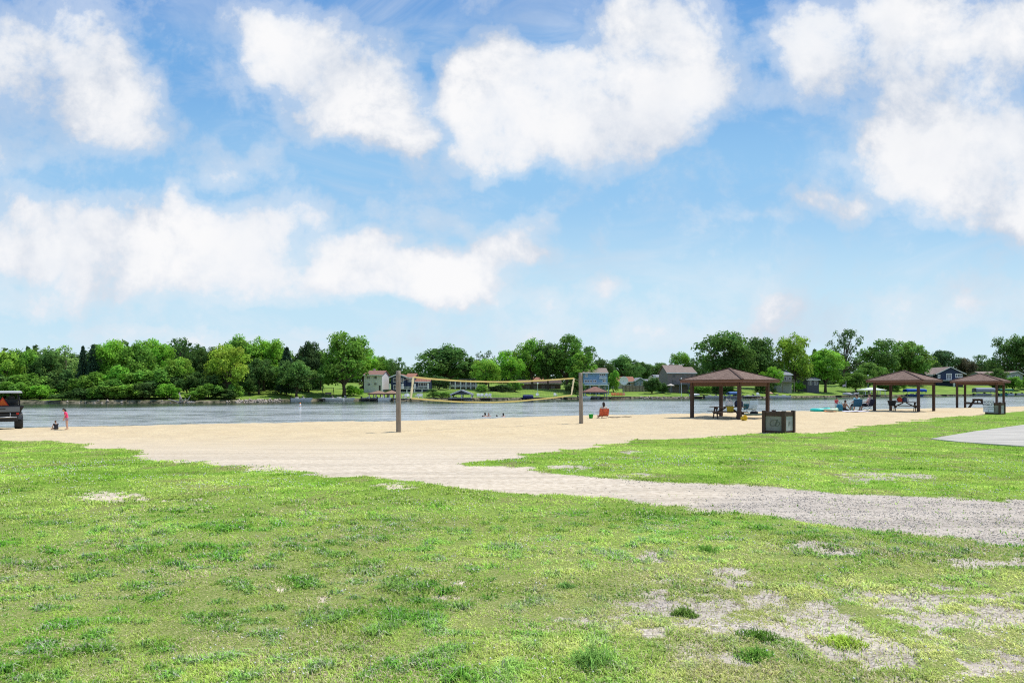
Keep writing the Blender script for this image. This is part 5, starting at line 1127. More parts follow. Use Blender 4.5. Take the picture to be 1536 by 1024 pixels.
for a in [
 (-60,520,80,16,'round',G_MID,'outermost mid green tree past the left frame edge'),
 (8,529,52,10,'round',G_LIME,'lime tinged tree cut by the left edge of the photo'),
 (42,527,60,14,'round',G_MID,'mid green round tree above the utility vehicle'),
 (72,530,46,12,'wide',G_DARK,'darker low tree left of the pale airy one'),
 (99,520,62,15,'airy',G_PALE,'pale airy tree left of the twin spruces'),
 (124.5,514,27,11,'spruce',G_SPR,'left one of the twin dark spruces'),
 (139.5,512,30,11,'spruce',G_SPR,'right one of the twin dark spruces'),
 (168,516,66,14,'round',G_BRI,'bright green round tree just right of the twin spruces'),
 (206,518,60,12,'wide',G_MID,'broad mid green tree in the left wood'),
 (232,515,58,18,'round',G_BRI,'bright tree behind the driftwood heap on the left bank'),
 (272,507,46,28,'airy',G_DARK,'tall dark tree standing up behind the left wood'),
 (262,540,50,9,'round',G_LIME,'lime lower tree at the right end of the left bank'),
 (303,523,44,20,'tall',G_DARK,'dark narrow tree left of the golden crowned one'),
 (341,524,66,8,'round',(.19,.27,.025),'golden lime crowned tree overhanging the shore'),
 (362,509,72,24,'wide',G_MID,'tall green tree behind the golden crowned one'),
 (396,512,60,26,'tall',G_BRI,'tall bright tree behind the dark round one'),
 (388,540,48,17,'round',G_DARK,'dark round tree at the left edge of the near lawn'),
 (414,515,34,30,'round',G_MID,'slim green tree left of the dark blue spruce'),
 (430,516,38,14,'spruce',G_SPR,'lone dark spruce on the left above the lawn'),
 (445,543,62,6,'round',(.075,.15,.03),'low rounded tree alone on the lawn by the water'),
 (463,515,48,22,'wide',(.03,.065,.02),'very dark tree between the spruce and the great tree'),
 (481,526,40,30,'tall',G_MID,'green tree left of the great tree behind'),
 (516,505,86,10,'tall',(.085,.18,.018),'great tall spreading tree on the lawn by the grey house'),
 (545,524,46,34,'round',G_BRI,'bright tree rising over the grey house roof'),
 (572,536,40,44,'round',G_MID,'tree behind the gable of the grey house'),
 (596,537,38,40,'airy',G_DARK,'thin dark tree just behind the nearer volleyball post'),
 (668,521,90,52,'wide',(.055,.12,.022),'large dark tree hanging over the left half of the net'),
 (705,540,36,56,'round',G_DARK,'small dark tree behind the white balcony house'),
 (733,527,34,52,'airy',G_DARK,'dark thin topped tree above the middle of the net'),
 (728,542,42,26,'round',G_LIME,'lime green round tree above the four white chairs'),
 (762,528,46,30,'round',G_BRI,'yellow green tree at the centre above the lawn'),
 (798,508,58,34,'tall',G_MID,'tall pointed tree left of the highest crown'),
 (822,520,44,30,'round',G_DARK,'dark gap filling tree between the two highest centre crowns'),
 (850,506,66,26,'round',(.08,.17,.02),'highest centre tree above the right end of the net'),
 (872,530,44,20,'wide',(.12,.24,.03),'light green tree right behind the farther post'),
 (884,520,36,40,'airy',G_DARK,'thin dark tree over the blue house roof'),
 (905,541,36,50,'round',G_DARK,'low dark tree behind the blue house roof end'),
 (934,536,54,70,'wide',(.065,.13,.03),'hazy dark green tree behind the orange roofed bungalow'),
 (962,544,40,80,'round',(.07,.14,.035),'distant low tree right of the orange roof'),
 (990,545,40,78,'round',(.075,.14,.03),'distant tree above the yellow house'),
 (1021,532,34,50,'round',G_MID,'green tree behind the taupe house roof'),
 (1042,538,26,45,'airy',(.04,.08,.02),'small flat topped dark tree beside the great dark pair'),
 (1086,504,92,24,'round',(.06,.125,.02),'biggest dark crown above the nearest picnic shelter'),
 (1137,509,62,28,'wide',(.055,.115,.022),'right crown of the dark pair above the shelter roof'),
 (1159,551,30,14,'round',G_BRI,'little bright tree beside the grey balcony house'),
 (1192,507,56,18,'tall',(.15,.24,.025),'tall yellow green tree right of the nearest shelter'),
 (1238,526,64,14,'round',(.13,.27,.025),'domed bright lime tree beside the yellow green one'),
 (1222,520,30,40,'spruce',G_DARK,'dark spire between the yellow green and lime trees'),
 (1266,494,56,34,'airy',(.05,.09,.025),'tallest thin tree with sparse leaves against the sky'),
 (1303,545,40,12,'round',(.10,.19,.03),'low tree by the white canopy left of the middle shelter'),
 (1284,560,40,10,'wide',(.08,.15,.02),'low spreading dark tree behind the jet skis'),
 (1320,512,60,40,'round',(.09,.17,.035),'grey green tree above the middle shelter left side'),
 (1364,514,66,36,'wide',(.09,.165,.03),'broad grey green tree above the middle shelter peak'),
 (1412,527,48,60,'round',(.03,.07,.022),'dark round tree right behind the navy gabled house'),
 (1450,539,34,60,'round',(.085,.075,.045),'purple leaved tree right of the navy house'),
 (1468,532,34,90,'airy',(.06,.11,.03),'hazy distant tree left of the right end trees'),
 (1486,541,30,80,'round',G_DARK,'dark low tree behind the long brown roof'),
 (1496,553,24,22,'round',(.06,.12,.02),'small ball shaped tree before the long brown roof'),
 (1517,508,46,55,'tall',(.055,.11,.02),'tall dark tree near the right edge of the photo'),
 (1545,505,50,50,'round',(.06,.12,.02),'dark tree cut by the right edge of the photo'),
 (1600,512,80,40,'wide',G_MID,'tree beyond the right frame edge'),
 ]: tree(*a, group=TG)
BG = 'shrubs along the far shore'
for a in [
 (20,574,44,4,'bush',G_MID,'shrub behind the utility vehicle roof'),(60,580,40,3.4,'bush',G_BRI,'bright shrub on the bank left of the pink child'),(125,584,44,3.2,'bush',G_DARK,'dark bank shrub below the twin spruces'),
 (160,573,46,3.6,'bush',G_MID,'tall bank shrub right of the twin spruces'),(190,579,44,3.0,'bush',G_LIME,'lime bank shrub left of the driftwood heap'),(222,574,44,3.8,'bush',G_DARK,'dark shrub just left of the driftwood heap'),
 (252,578,34,3.2,'bush',G_BRI,'bright shrub over the driftwood heap'),(292,588,30,2.4,'bush',G_LIME,'yellowish shrub right of the driftwood heap'),(310,577,40,4,'bush',G_MID,'shrub left below the golden crowned tree'),
 (338,585,36,3,'bush',G_DARK,'shadowed shrub under the golden crowned tree'),(352,580,30,4,'bush',G_MID,'last shrub before the open lawn begins'),(95,591,30,2,'bush',G_DARK,'low dark shrub at the waterline above the pink child'),(374,566,28,15,'bush',G_DARK,'shrub under the dark round tree'),
 (5,566,50,7,'bush',G_DARK,'big dark shrub cut by the left photo edge'),(45,562,56,9,'bush',G_MID,'tall shrub behind the vehicle seat'),(92,560,50,9,'bush',G_DARK,'big dark shrub behind the pale airy tree'),(140,561,56,8,'bush',G_MID,'big shrub hiding the twin spruce trunks'),(178,556,60,8,'bush',G_BRI,'tallest bright shrub in the left wood edge'),(212,560,54,7,'bush',G_MID,'big mid green shrub above the dark bank shrubs'),(246,560,50,7,'bush',G_MID,'big shrub right before the driftwood heap'),(284,561,48,8,'bush',G_DARK,'big dark shrub behind the driftwood heap'),(318,563,46,8,'bush',G_DARK,'big dark shrub left under the golden crown'),
 (555,571,30,24,'bush',G_PUR,'purple smoke shrub before the grey house'),(530,580,26,12,'bush',G_BRI,'shrub right of the great tall tree'),(651,585,20,6,'bush',G_DARK,'dark shrub beside the navy house stairs'),(662,588,36,4,'bush',G_MID,'green shrub at the shore under the net middle left'),(658,566,30,30,'bush',G_DARK,'large shrub between navy and white houses'),(722,578,18,22,'bush',G_MID,'shrub right of the white balcony house'),
 (752,578,40,24,'bush',G_DARK,'dark clipped shrub on the centre lawn'),(772,572,26,22,'bush',G_BRI,'bright bush left of the long brown house'),(862,574,30,14,'bush',G_DARK,'dark bush just left of the farther post'),(920,560,20,20,'bush',G_BRI,'bush between blue house and orange roof'),
 (978,569,24,14,'bush',G_DARK,'round dark bush at the right end of the board fence'),(994,576,22,16,'bush',G_DARK,'bush at the corner of the taupe house'),(1048,577,30,10,'bush',G_MID,'bush left behind the nearest shelter post'),(1080,577,34,14,'bush',G_DARK,'dark bush seen under the nearest shelter roof'),
 (1104,588,14,3,'bush',G_LIME,'small lime shrub at the shore under the nearest shelter'),(1148,572,30,14,'bush',G_DARK,'dark bush behind the right posts of the nearest shelter'),(1198,574,16,16,'bush',G_BRI,'round bright bush between two lime tree trunks'),(1213,572,14,20,'bush',G_BRI,'small light bush left of the lime dome trunk'),
 (1330,570,30,16,'bush',G_DARK,'dark bush left behind the middle shelter'),(1346,566,30,16,'bush',G_MID,'bush under the middle shelter roof'),(1496,566,22,18,'bush',G_DARK,'clipped dark bush before the right end houses'),(1520,567,28,18,'bush',G_MID,'rounded bush below the long brown roof'),(1548,566,30,18,'bush',G_MID,'bush at the right edge of the photo')]:
    tree(*a, cat='shrub', group=BG)
# the wood far behind reads as one mass
def woods():
    g = np.random.default_rng(77); Vs = []; Cs = []
    for px in np.arange(-500, 2100, 7.5):
        Y = float(far_shore((px - CX) / FPX * 190)) + (105 if px > 480 else 38) + g.uniform(-8, 30 if px > 480 else 12); x = (px - CX) / FPX * Y; zb = float(fz(x, Y))
        topy = 549 + 6 * math.sin(px * .021) + 5 * math.sin(px * .057 + 1) + g.uniform(-3, 3)
        if px < 480: topy -= 15
        if px < 330: topy -= 3
        if 600 < px < 650: topy += 10
        zt = CZ - (topy - HOR) / FPX * Y
        for j in range(6):
            z = zb + (zt - zb) * (j + .5 + g.uniform(-.4, .4)) / 6.2; pr = g.uniform(1.6, 2.8); m = 70; q = g.normal(size=(m, 3)); q /= np.linalg.norm(q, axis=1)[:, None]; q[:, 1] = -np.abs(q[:, 1])
            P = np.array([x + g.uniform(-1, 1), Y, z]) + q * (pr * g.uniform(.5, 1.1, m))[:, None]; Nn = q + g.normal(size=(m, 3)) * .5 + [0, 0, .4]; Nn /= np.linalg.norm(Nn, axis=1)[:, None]
            sh = g.uniform(.6, 1.3); v, c = leaves_np(P, Nn, 1.05, g, np.ones((m, 3)) * sh * g.uniform(.8, 1.2, m)[:, None]); Vs.append(v); Cs.append(c)
    me = mesh_leaves('woodland', Vs, Cs); o = link('woodland', me, None, LEAF); o.color = (.12, .21, .06, 1); tag(o, 'unbroken dark wood closing the view behind the houses', 'woodland'); o['kind'] = 'stuff'
woods()

# ------------------------------------------------------------------ houses
GLASS = glassy(); TRIM = mat('white_trim', (.74, .74, .72), .6, .05, 3)
class House:
    def __init__(s, label, Y, name='house', cat='house'):
        s.Y = Y; s.t = thing(name, label, cat, (0, Y, 0)); s.k = Y / FPX; s.x0 = None
    def X(s, px): return (px - CX) * s.k
    def Z(s, py, dy=0): return CZ - (py - HOR) / FPX * (s.Y + dy)
    def origin(s, px, py): s.t.location = (s.X(px), s.Y, s.Z(py)); s.o = Vector((s.X(px), 0, s.Z(py)))
    def box(s, name, m, px0, px1, py0, py1, d0, d1, parent=None, bevel=0):
        mb = MB(); z0, z1 = s.Z(py1) - s.o.z, s.Z(py0) - s.o.z; mb.box(s.X(px0) - s.o.x, s.X(px1) - s.o.x, d0, d1, z0, z1); return mb.build(name, m, parent or s.t, bevel=bevel)
    def window(s, px0, py0, px1, py1, split=1, name='window', trim=TRIM, d=0, fr=.09):
        x0, x1, z0, z1 = s.X(px0) - s.o.x, s.X(px1) - s.o.x, s.Z(py1) - s.o.z, s.Z(py0) - s.o.z; mb = MB()
        mb.box(x0, x1, d - .06, d - .002, z0, z0 + fr); mb.box(x0, x1, d - .06, d - .002, z1 - fr, z1); mb.box(x0, x0 + fr, d - .055, d - .002, z0 + fr, z1 - fr); mb.box(x1 - fr, x1, d - .055, d - .002, z0 + fr, z1 - fr)
        for i in range(1, split): xm = x0 + (x1 - x0) * i / split; mb.box(xm - fr / 2, xm + fr / 2, d - .05, d - .002, z0 + fr, z1 - fr)
        w = mb.build(name, trim, s.t); mb = MB(); mb.box(x0 + fr * .7, x1 - fr * .7, d - .02, d + .02, z0 + fr * .7, z1 - fr * .7); mb.build('pane', GLASS, w)
    def roof_x(s, m, px0, px1, py_eave, py_ridge, depth, over=.45, name='roof', d0=0, fasc=TRIM):
        x0, x1 = s.X(px0) - s.o.x, s.X(px1) - s.o.x; ze = s.Z(py_eave, d0 - over) - s.o.z; zr = s.Z(py_ridge, d0 + depth / 2) - s.o.z
        a = (x0, d0 - over, ze); b = (x1, d0 - over, ze); c = (x1, d0 + depth / 2, zr); d = (x0, d0 + depth / 2, zr); e = (x1, d0 + depth + over, ze); f = (x0, d0 + depth + over, ze)
        mb = MB(); mb.quad(a, b, c, d, .14); mb.quad(e, f, d, c, .14); r_ = mb.build(name, m, s.t)
        mb = MB(); mb.box(x0, x1, d0 - over - .04, d0 - over - .002, ze - .24, ze - .0); mb.build('gutter', fasc, r_)
        return ze, zr
    def gable_walls(s, m, px0, px1, py_base, ze, zr, depth, d0=0, name='wall', over=.45, front=None):
        """box with gable ends to left and right"""
        x0, x1 = s.X(px0) - s.o.x, s.X(px1) - s.o.x; zb = s.Z(py_base) - s.o.z; sl = (zr - ze) / (depth / 2 + over); zw = ze + sl * over - .16; zp = zr - .16
        mb = MB(); vs = [(x0, d0, zb), (x1, d0, zb), (x1, d0 + depth, zb), (x0, d0 + depth, zb), (x0, d0, zw), (x1, d0, zw), (x1, d0 + depth, zw), (x0, d0 + depth, zw), (x0, d0 + depth / 2, zp), (x1, d0 + depth / 2, zp)]
        mb.m = 1 if front else 0; mb.add([vs[0], vs[1], vs[5], vs[4]], [(0, 1, 2, 3)]); mb.m = 0
        mb.add(vs, [(2, 3, 7, 6), (0, 4, 8, 7, 3), (1, 2, 6, 9, 5)]); return mb.build(name, [m, front] if front else m, s.t)
    def roof_y(s, m, px0, px1, py_eave, py_peak, depth, over=.5, d0=0, name='roof', fasc=TRIM, pk=None):
        x0, x1 = s.X(px0) - s.o.x, s.X(px1) - s.o.x; ze = s.Z(py_eave) - s.o.z; zr = s.Z(py_peak) - s.o.z; xm = (x0 + x1) / 2 if pk is None else s.X(pk) - s.o.x
        a = (x0, d0 + depth + over, ze); b = (x0, d0 - over, ze); c = (xm, d0 - over, zr); d = (xm, d0 + depth + over, zr); e = (x1, d0 - over, ze); f = (x1, d0 + depth + over, ze)
        mb = MB(); mb.quad(a, b, c, d, .14); mb.quad(e, f, d, c, .14); r_ = mb.build(name, m, s.t)
        mb = MB()
        for p, q in ((b, c), (c, e)): mb.beam(Vector(p) + Vector((0, -.03, -.1)), Vector(q) + Vector((0, -.03, -.1)), .05, .26)
        mb.build('bargeboard', fasc, r_); return x0, x1, xm, ze, zr
    def gable_front(s, m, px0, px1, py_base, R_, depth, d0=0, name='wall'):
        x0r, x1r, xm, ze, zr = R_; x0, x1 = s.X(px0) - s.o.x, s.X(px1) - s.o.x; zb = s.Z(py_base) - s.o.z
        def zt(x): return (ze + (zr - ze) * ((x - x0r) / (xm - x0r) if x < xm else (x1r - x) / (x1r - xm))) - .17
        vs = []
        for dd in (d0, d0 + depth): vs += [(x0, dd, zb), (x1, dd, zb), (x1, dd, zt(x1)), (xm, dd, zr - .17), (x0, dd, zt(x0))]
        mb = MB(); mb.add(vs, [(0, 1, 2, 3, 4), (9, 8, 7, 6, 5), (0, 4, 9, 5), (1, 6, 7, 2)]); return mb.build(name, m, s.t)
    def rail(s, px0, px1, py0, py1, d, n=None, m=TRIM, name='railing', w=.06):
        x0, x1, z0, z1 = s.X(px0) - s.o.x, s.X(px1) - s.o.x, s.Z(py1) - s.o.z, s.Z(py0) - s.o.z; mb = MB(); mb.box(x0, x1, d - w / 2, d + w / 2, z1 - .08, z1); mb.box(x0, x1, d - w / 2, d + w / 2, z0, z0 + .08)
        n = n or int((x1 - x0) / .3)
        for i in range(n + 1): x = x0 + (x1 - x0) * i / n; mb.box(x - .03, x + .03, d - w / 2 + .005, d + w / 2 - .005, z0 + .08, z1 - .08)
        return mb.build(name, m, s.t)
    def column(s, px, py0, py1, d, w=.3, m=TRIM, name='column'):
        x = s.X(px) - s.o.x; mb = MB(); mb.box(x - w / 2, x + w / 2, d - w / 2, d + w / 2, s.Z(py1) - s.o.z, s.Z(py0) - s.o.z); return mb.build(name, m, s.t)
R_BR = shingles('roof_redbrown', (.24, .13, .10), (.30, .17, .13), .5, .25); R_TP = shingles('roof_taupe', (.25, .19, .16), (.32, .25, .21), .5, .25); R_OR = shingles('roof_orange', (.30, .135, .09), (.37, .18, .12), .5, .25); R_GY = shingles('roof_grey', (.25, .25, .27), (.32, .32, .34), .5, .25)
# grey two storey house
h = House('grey two storey house with reddish roof and white gable end', 166); h.origin(560, 592)
ze, zr = h.roof_x(R_BR, 545, 574.5, 561.8, 555.6, 9.5); h.gable_walls(siding('white_siding', (.66, .64, .62)), 546, 573, 596, ze, zr, 9.5, front=siding('grey_siding', (.36, .27, .27)))
for w in ((550.5, 564, 555, 568.6, 2), (560, 563.5, 566.2, 568.6, 3), (551, 574, 556, 578.6, 2), (560.5, 573.4, 566.6, 577.8, 3)): h.window(*w)
h.box('string_course', TRIM, 546, 573, 571.2, 571.9, -.05, -.003); h.box('door', mat('dark_door', (.06, .05, .05), .5, .1), 568.5, 571, 578, 586, -.06, -.003)
h.box('chimney', mat('pale_brick', (.45, .40, .36), .9, .2, 4), 553, 555.5, 551.8, 557, 5.4, 6.2)
# navy house with decks
h = House('navy blue lake house with white decks and stairs behind the near post', 168); h.origin(600, 592)
R_ = h.roof_y(R_BR, 583.5, 612, 565.6, 560.2, 9, pk=597.5); h.gable_front(siding('navy_siding', (.025, .04, .085)), 586.5, 609, 597, R_, 9)
for w in ((589.5, 566.5, 594.5, 573, 1), (601.5, 567, 606, 573, 1), (590, 577, 594, 584, 1), (599.5, 576, 605, 584, 2)): h.window(*w)
ze, zr = h.roof_x(R_OR, 607, 622, 565.5, 559.8, 8, d0=.8); h.gable_walls(siding('navy_siding', (0,) * 3), 609.1, 621, 597, ze, zr, 8, d0=.8)
for w in ((611, 567.3, 615.5, 572.5, 2), (616.5, 567.3, 620, 572.5, 1)): h.window(*w, d=.8)
ze, zr = h.roof_x(R_OR, 619, 644.5, 572, 567.5, 6, d0=1.4); h.gable_walls(siding('navy_siding', (0,) * 3), 621.1, 643, 597, ze, zr, 6, d0=1.4)
h.window(626, 573.6, 641.5, 579.3, 4, d=1.4)
for q in (586, 605.5, 623.5, 643.2): h.column(q, 575, 584, -1.6, .35)
h.box('deck', mat('grey_deck', (.35, .34, .33), .8, .1), 600.5, 644.5, 583.2, 583.9, -2.4, -.1); h.rail(600.5, 644.5, 579.5, 583.2, -2.4); h.box('lower_deck', mat('grey_deck', (0,) * 3), 598, 636, 590.5, 591.3, -4.2, -2.5); h.rail(600, 636, 587, 590.5, -4.2)
for q in (601, 612.5, 624, 635): h.column(q, 584, 597, -2.3, .22)
mb = MB()
for i in range(9): mb.box(h.X(604 - .7 * i) - h.o.x, h.X(606.5 - .7 * i) - h.o.x, -5.6 - .3 * i, -5.3 - .3 * i, h.Z(587 + i * 1.1) - h.o.z - .08, h.Z(587 + i * 1.1) - h.o.z)
mb.build('stair_flight', TRIM, h.t)
# white balcony house
h = House('white columned house with a long balcony behind the net', 182); h.origin(695, 588)
h.box('wall', siding('slate_siding', (.16, .17, .19)), 676, 714, 570, 592, 0, 8); h.box('roof', R_GY, 690, 717, 568.2, 569.6, -3, 9); h.box('lower_roof', R_GY, 674, 690, 571.5, 572.6, -2, 8)
for w in ((678, 573.5, 684, 578, 2), (686, 573.5, 692, 578, 2), (695, 571.8, 701, 577.5, 2), (703, 571.8, 711, 577.5, 3), (679, 581.5, 686, 587, 2), (690, 581.5, 698, 587.5, 2), (701, 581.5, 711, 587.5, 3)): h.window(*w)
h.box('balcony', TRIM, 675, 716, 579.3, 580.1, -2.6, -.01); h.rail(675, 716, 576.7, 579.3, -2.6)
for q in (676, 684, 692, 700, 707, 714.5): h.column(q, 569.7 if q > 690 else 572.7, 588, -2.4, .3)
# long brown house
h = House('long low brown house with reddish roof piece in deep tree shade', 205); h.origin(808, 590)
ze, zr = h.roof_x(shingles('roof_dark', (.10, .07, .06), (.14, .10, .085), .5, .25), 774, 843, 574.5, 569.5, 9); h.gable_walls(siding('brown_siding', (.15, .09, .075)), 776, 841, 593, ze, zr, 9)
ze, zr = h.roof_x(R_OR, 799, 816, 570.5, 565.6, 5, d0=2.5, name='upper_roof'); h.gable_walls(mat('red_gable', (.32, .16, .12), .8, .1), 800.5, 814.5, 575, ze, zr, 5, d0=2.5, name='upper_wall')
for w in ((779, 579, 784, 584.5, 2), (788, 578, 795, 585.5, 2), (799, 577.5, 806, 586, 2), (812, 578, 822, 586, 3), (826, 578.5, 833, 584.5, 2)): h.window(*w, trim=mat('brown_trim', (.2, .13, .10), .6, .1))
h.box('patio', mat('stone_patio', (.35, .32, .3), .9, .2), 820, 845, 587.6, 588.4, -5, -.1)
# blue three storey
h = House('tall blue three storey house with white balcony and brown roof', 192); h.origin(893, 592)
ze, zr = h.roof_x(R_TP, 873.5, 912.5, 558.8, 551.8, 9); h.gable_walls(siding('blue_siding', (.17, .30, .44)), 875, 911.3, 577.4, ze, zr, 9)
for w in ((878, 560.6, 881.6, 565.4, 2), (899.5, 560.3, 908, 563.6, 3), (876.6, 569.6, 884, 573.4, 3), (885, 569.6, 888.2, 573.4, 1), (889.5, 569.6, 894.5, 573.4, 2), (904, 569.4, 908.8, 573, 2)): h.window(*w)
h.box('juliet_balcony', TRIM, 898.3, 909, 567.2, 567.9, -1.1, -.003); h.rail(898.3, 909, 564.4, 567.2, -1.1)
h.box('balcony', TRIM, 874.5, 912, 577.2, 578, -2.2, -.003); h.rail(874.5, 912, 573.6, 577.2, -2.2)
h.box('basement_wall', siding('dark_blue_siding', (.13, .20, .27)), 876, 911, 578.1, 597, 1.2, 8.8)
for w in ((878, 580, 884, 587, 2), (897, 580, 903, 587, 2), (905, 580, 909.5, 587, 2)): h.window(*w, d=1.2)
for q in (875.5, 884, 897, 911): h.column(q, 578.1, 597, -2, .3, mat('slate_post', (.34, .38, .42), .7, .1))
# orange bungalow, blue-grey gable, shed
h = House('low bungalow with an orange tiled roof behind the board fence', 215); h.origin(936, 580)
ze, zr = h.roof_x(R_OR, 919, 953, 572, 564.6, 9); h.gable_walls(mat('cream_wall', (.5, .42, .33), .8, .1), 920.5, 951.5, 588, ze, zr, 9)
for w in ((924, 573.5, 929, 577.5, 2), (938, 573.5, 946, 577.5, 2)): h.window(*w)
h = House('small blue grey gabled cottage right of the orange roof', 213); h.origin(960, 580)
R_ = h.roof_y(R_GY, 951.5, 969, 571.2, 565.8, 8); h.gable_front(siding('bluegrey_siding', (.22, .28, .34)), 953, 967.5, 588, R_, 8); h.window(955.5, 573, 959.5, 577.5, 2); h.window(961.5, 573, 965.5, 577.5, 2)
h = House('plain white shed between cottage and yellow house', 216, 'shed', 'shed'); h.origin(972, 578); ze, zr = h.roof_x(R_GY, 967.8, 976.5, 570.5, 568.6, 5); h.gable_walls(mat('white_wall', (.7, .7, .68), .7, .05), 968.6, 975.8, 586, ze, zr, 5); h.box('door', mat('grey_door', (.3, .3, .32), .6, .1), 971, 973.5, 572.5, 578, -.05, -.003)
h = House('pale yellow house partly hidden by the taupe one', 220); h.origin(988, 575); ze, zr = h.roof_x(R_GY, 982, 1001, 565, 561.8, 8); h.gable_walls(mat('yellow_wall', (.58, .52, .36), .7, .06), 980, 999.5, 584, ze, zr, 8)
for w in ((983, 567, 987, 571, 2), (991, 567, 996, 571.5, 2)): h.window(*w)
h.box('chimney', mat('white_wall', (0,) * 3), 980, 983.2, 562.5, 571, -.6, -.01)
# taupe house
h = House('large taupe two storey house with a dark deck, left of the nearest shelter', 202); h.origin(1020, 582)
ze, zr = h.roof_x(R_TP, 999.5, 1030.5, 558.8, 547.3, 12); h.gable_walls(siding('taupe_siding', (.23, .19, .17)), 1001.5, 1030, 590, ze, zr, 12)
ze, zr = h.roof_x(R_TP, 1029, 1046, 559, 550.2, 11, d0=.6, name='side_roof'); h.gable_walls(siding('taupe_siding', (0,) * 3), 1030.1, 1044.5, 590, ze, zr, 11, d0=.6, name='side_wall')
for w in ((1008, 560.4, 1013.8, 566.2, 2), (1023, 560, 1028.6, 566.4, 3), (1007.5, 569, 1014, 574.8, 3), (1021, 568.8, 1029, 574.8, 4)): h.window(*w, trim=mat('taupe_trim', (.32, .27, .24), .6, .1))
for w in ((1037, 560.4, 1041.5, 565, 1), (1035, 569, 1041, 574.5, 2)): h.window(*w, d=.6, trim=mat('taupe_trim', (0,) * 3))
h.box('deck', mat('dark_deck', (.12, .13, .15), .8, .1), 1003, 1050, 576.2, 577, -3, -.02); h.rail(1003, 1050, 573.2, 576.2, -3, m=mat('dark_deck', (0,) * 3))
for q in (1004, 1016, 1029, 1040, 1049): h.column(q, 577.1, 592, -2.8, .25, mat('dark_deck', (0,) * 3), 'deck_post')
h.box('chimney', mat('taupe_siding2', (.25, .22, .2), .8, .1), 1012, 1017, 544.8, 552, 6.4, 7.6)
# houses behind the right trees
h = House('grey house with an upper balcony under the yellow green tree', 218); h.origin(1176, 582); ze, zr = h.roof_x(R_GY, 1163, 1189, 561.5, 556.5, 9); h.gable_walls(siding('midgrey_siding', (.3, .3, .3)), 1164.5, 1187.5, 590, ze, zr, 9)
for w in ((1174, 565, 1180, 571, 2), (1183, 565, 1186.5, 570, 1), (1167, 574, 1172, 580, 2)): h.window(*w)
h.box('balcony', WOOD_G, 1170, 1188, 572.5, 573.3, -2, -.01); h.rail(1170, 1188, 569.5, 572.5, -2, m=WOOD_G)
for q in (1170.5, 1187.5): h.column(q, 573.4, 588, -1.9, .2, WOOD_G)
h = House('shaded dark house glimpsed between the two lime trees', 226); h.origin(1219, 582); ze, zr = h.roof_x(R_GY, 1209, 1230, 569, 565.5, 8); h.gable_walls(mat('dark_wall', (.09, .09, .11), .8, .1), 1210.5, 1228.5, 590, ze, zr, 8); h.window(1213, 571.5, 1218, 577, 2); h.window(1221, 571.5, 1226, 577, 2)
# navy gabled house
h = House('navy gabled house with white trimmed windows behind the right shelters', 300); h.origin(1424, 582)
R_ = h.roof_y(R_TP, 1402.5, 1448, 560.8, 550, 13, pk=1424.5, over=.8); h.gable_front(siding('navy_siding', (0,) * 3), 1405.5, 1444.5, 592, R_, 13)
ze, zr = h.roof_x(R_TP, 1392, 1412, 561.5, 551.2, 12, d0=2, over=.8, name='side_roof'); h.gable_walls(siding('navy_siding', (0,) * 3), 1394.5, 1405.4, 592, ze, zr, 11, d0=2, name='side_wall')
for w in ((1406.6, 561.8, 1410.4, 567.2, 2), (1419.5, 560, 1427.4, 569.4, 3), (1433, 560.2, 1443.4, 566.2, 3)): h.window(*w, fr=.26)
h.window(1396.5, 563.5, 1403, 567.5, 2, d=2, fr=.2); h.box('deck', TRIM, 1404, 1446, 570.2, 571, -3.5, -.02)
for q in (1424, 1428, 1440.5): h.column(q, 571.1, 584, -3, .5)
ze, zr = h.roof_x(R_TP, 1438, 1459, 558.5, 554, 9, d0=8, name='annex_roof'); h.gable_walls(mat('brown_wall', (.17, .1, .08), .8, .1), 1444.6, 1457, 590, ze, zr, 9, d0=8, name='annex_wall')
h = House('long brown roofed grey house at the far right', 318); h.origin(1515, 580); R_ = h.roof_y(R_TP, 1500, 1536, 561.8, 556.3, 12, pk=1526); h.gable_front(mat('grey_green_wall', (.25, .27, .27), .8, .1), 1503, 1534, 585, R_, 12)
ze, zr = h.roof_x(R_TP, 1474, 1506, 561.8, 557, 11, d0=.5, name='side_roof'); h.gable_walls(mat('grey_green_wall', (0,) * 3), 1476, 1502.9, 585, ze, zr, 11, d0=.5, name='side_wall')
for w in ((1512, 563, 1517, 567, 2), (1523, 562.5, 1529, 567, 2)): h.window(*w, fr=.2)
# board fence
def board_fence():
    Y = 201; t = thing('board_fence', 'weathered vertical board fence below the orange roofed bungalow', 'fence', ((954 - CX) / FPX * Y, Y, 0)); ox = t.location.x
    def Xp(px): return (px - CX) / FPX * Y - ox
    r = random.Random(3); mb = MB(); x = Xp(934); x1 = Xp(979)
    while x < x1:
        z1 = CZ - (578.2 + r.uniform(-.3, .3) - HOR) / FPX * Y; mb.box(x, x + .14, 0, .025, -1.2, z1); x += .155
    mb.build('boards', mat('fence_wood', (.30, .235, .18), .9, .4, 1.5), t)
    for i in range(10): mb = MB(); q = Xp(934 + i * 5); mb.box(q - .07, q + .07, -.14, -.003, -1.2, CZ - (577 - HOR) / FPX * Y); mb.build('post', mat('fence_post', (.2, .16, .13), .9, .2), t)
    for z in (.2, 1.9): mb = MB(); mb.box(Xp(934), Xp(979), .03, .09, z, z + .12); mb.build('rail', mat('fence_post', (0,) * 3), t)
board_fence()
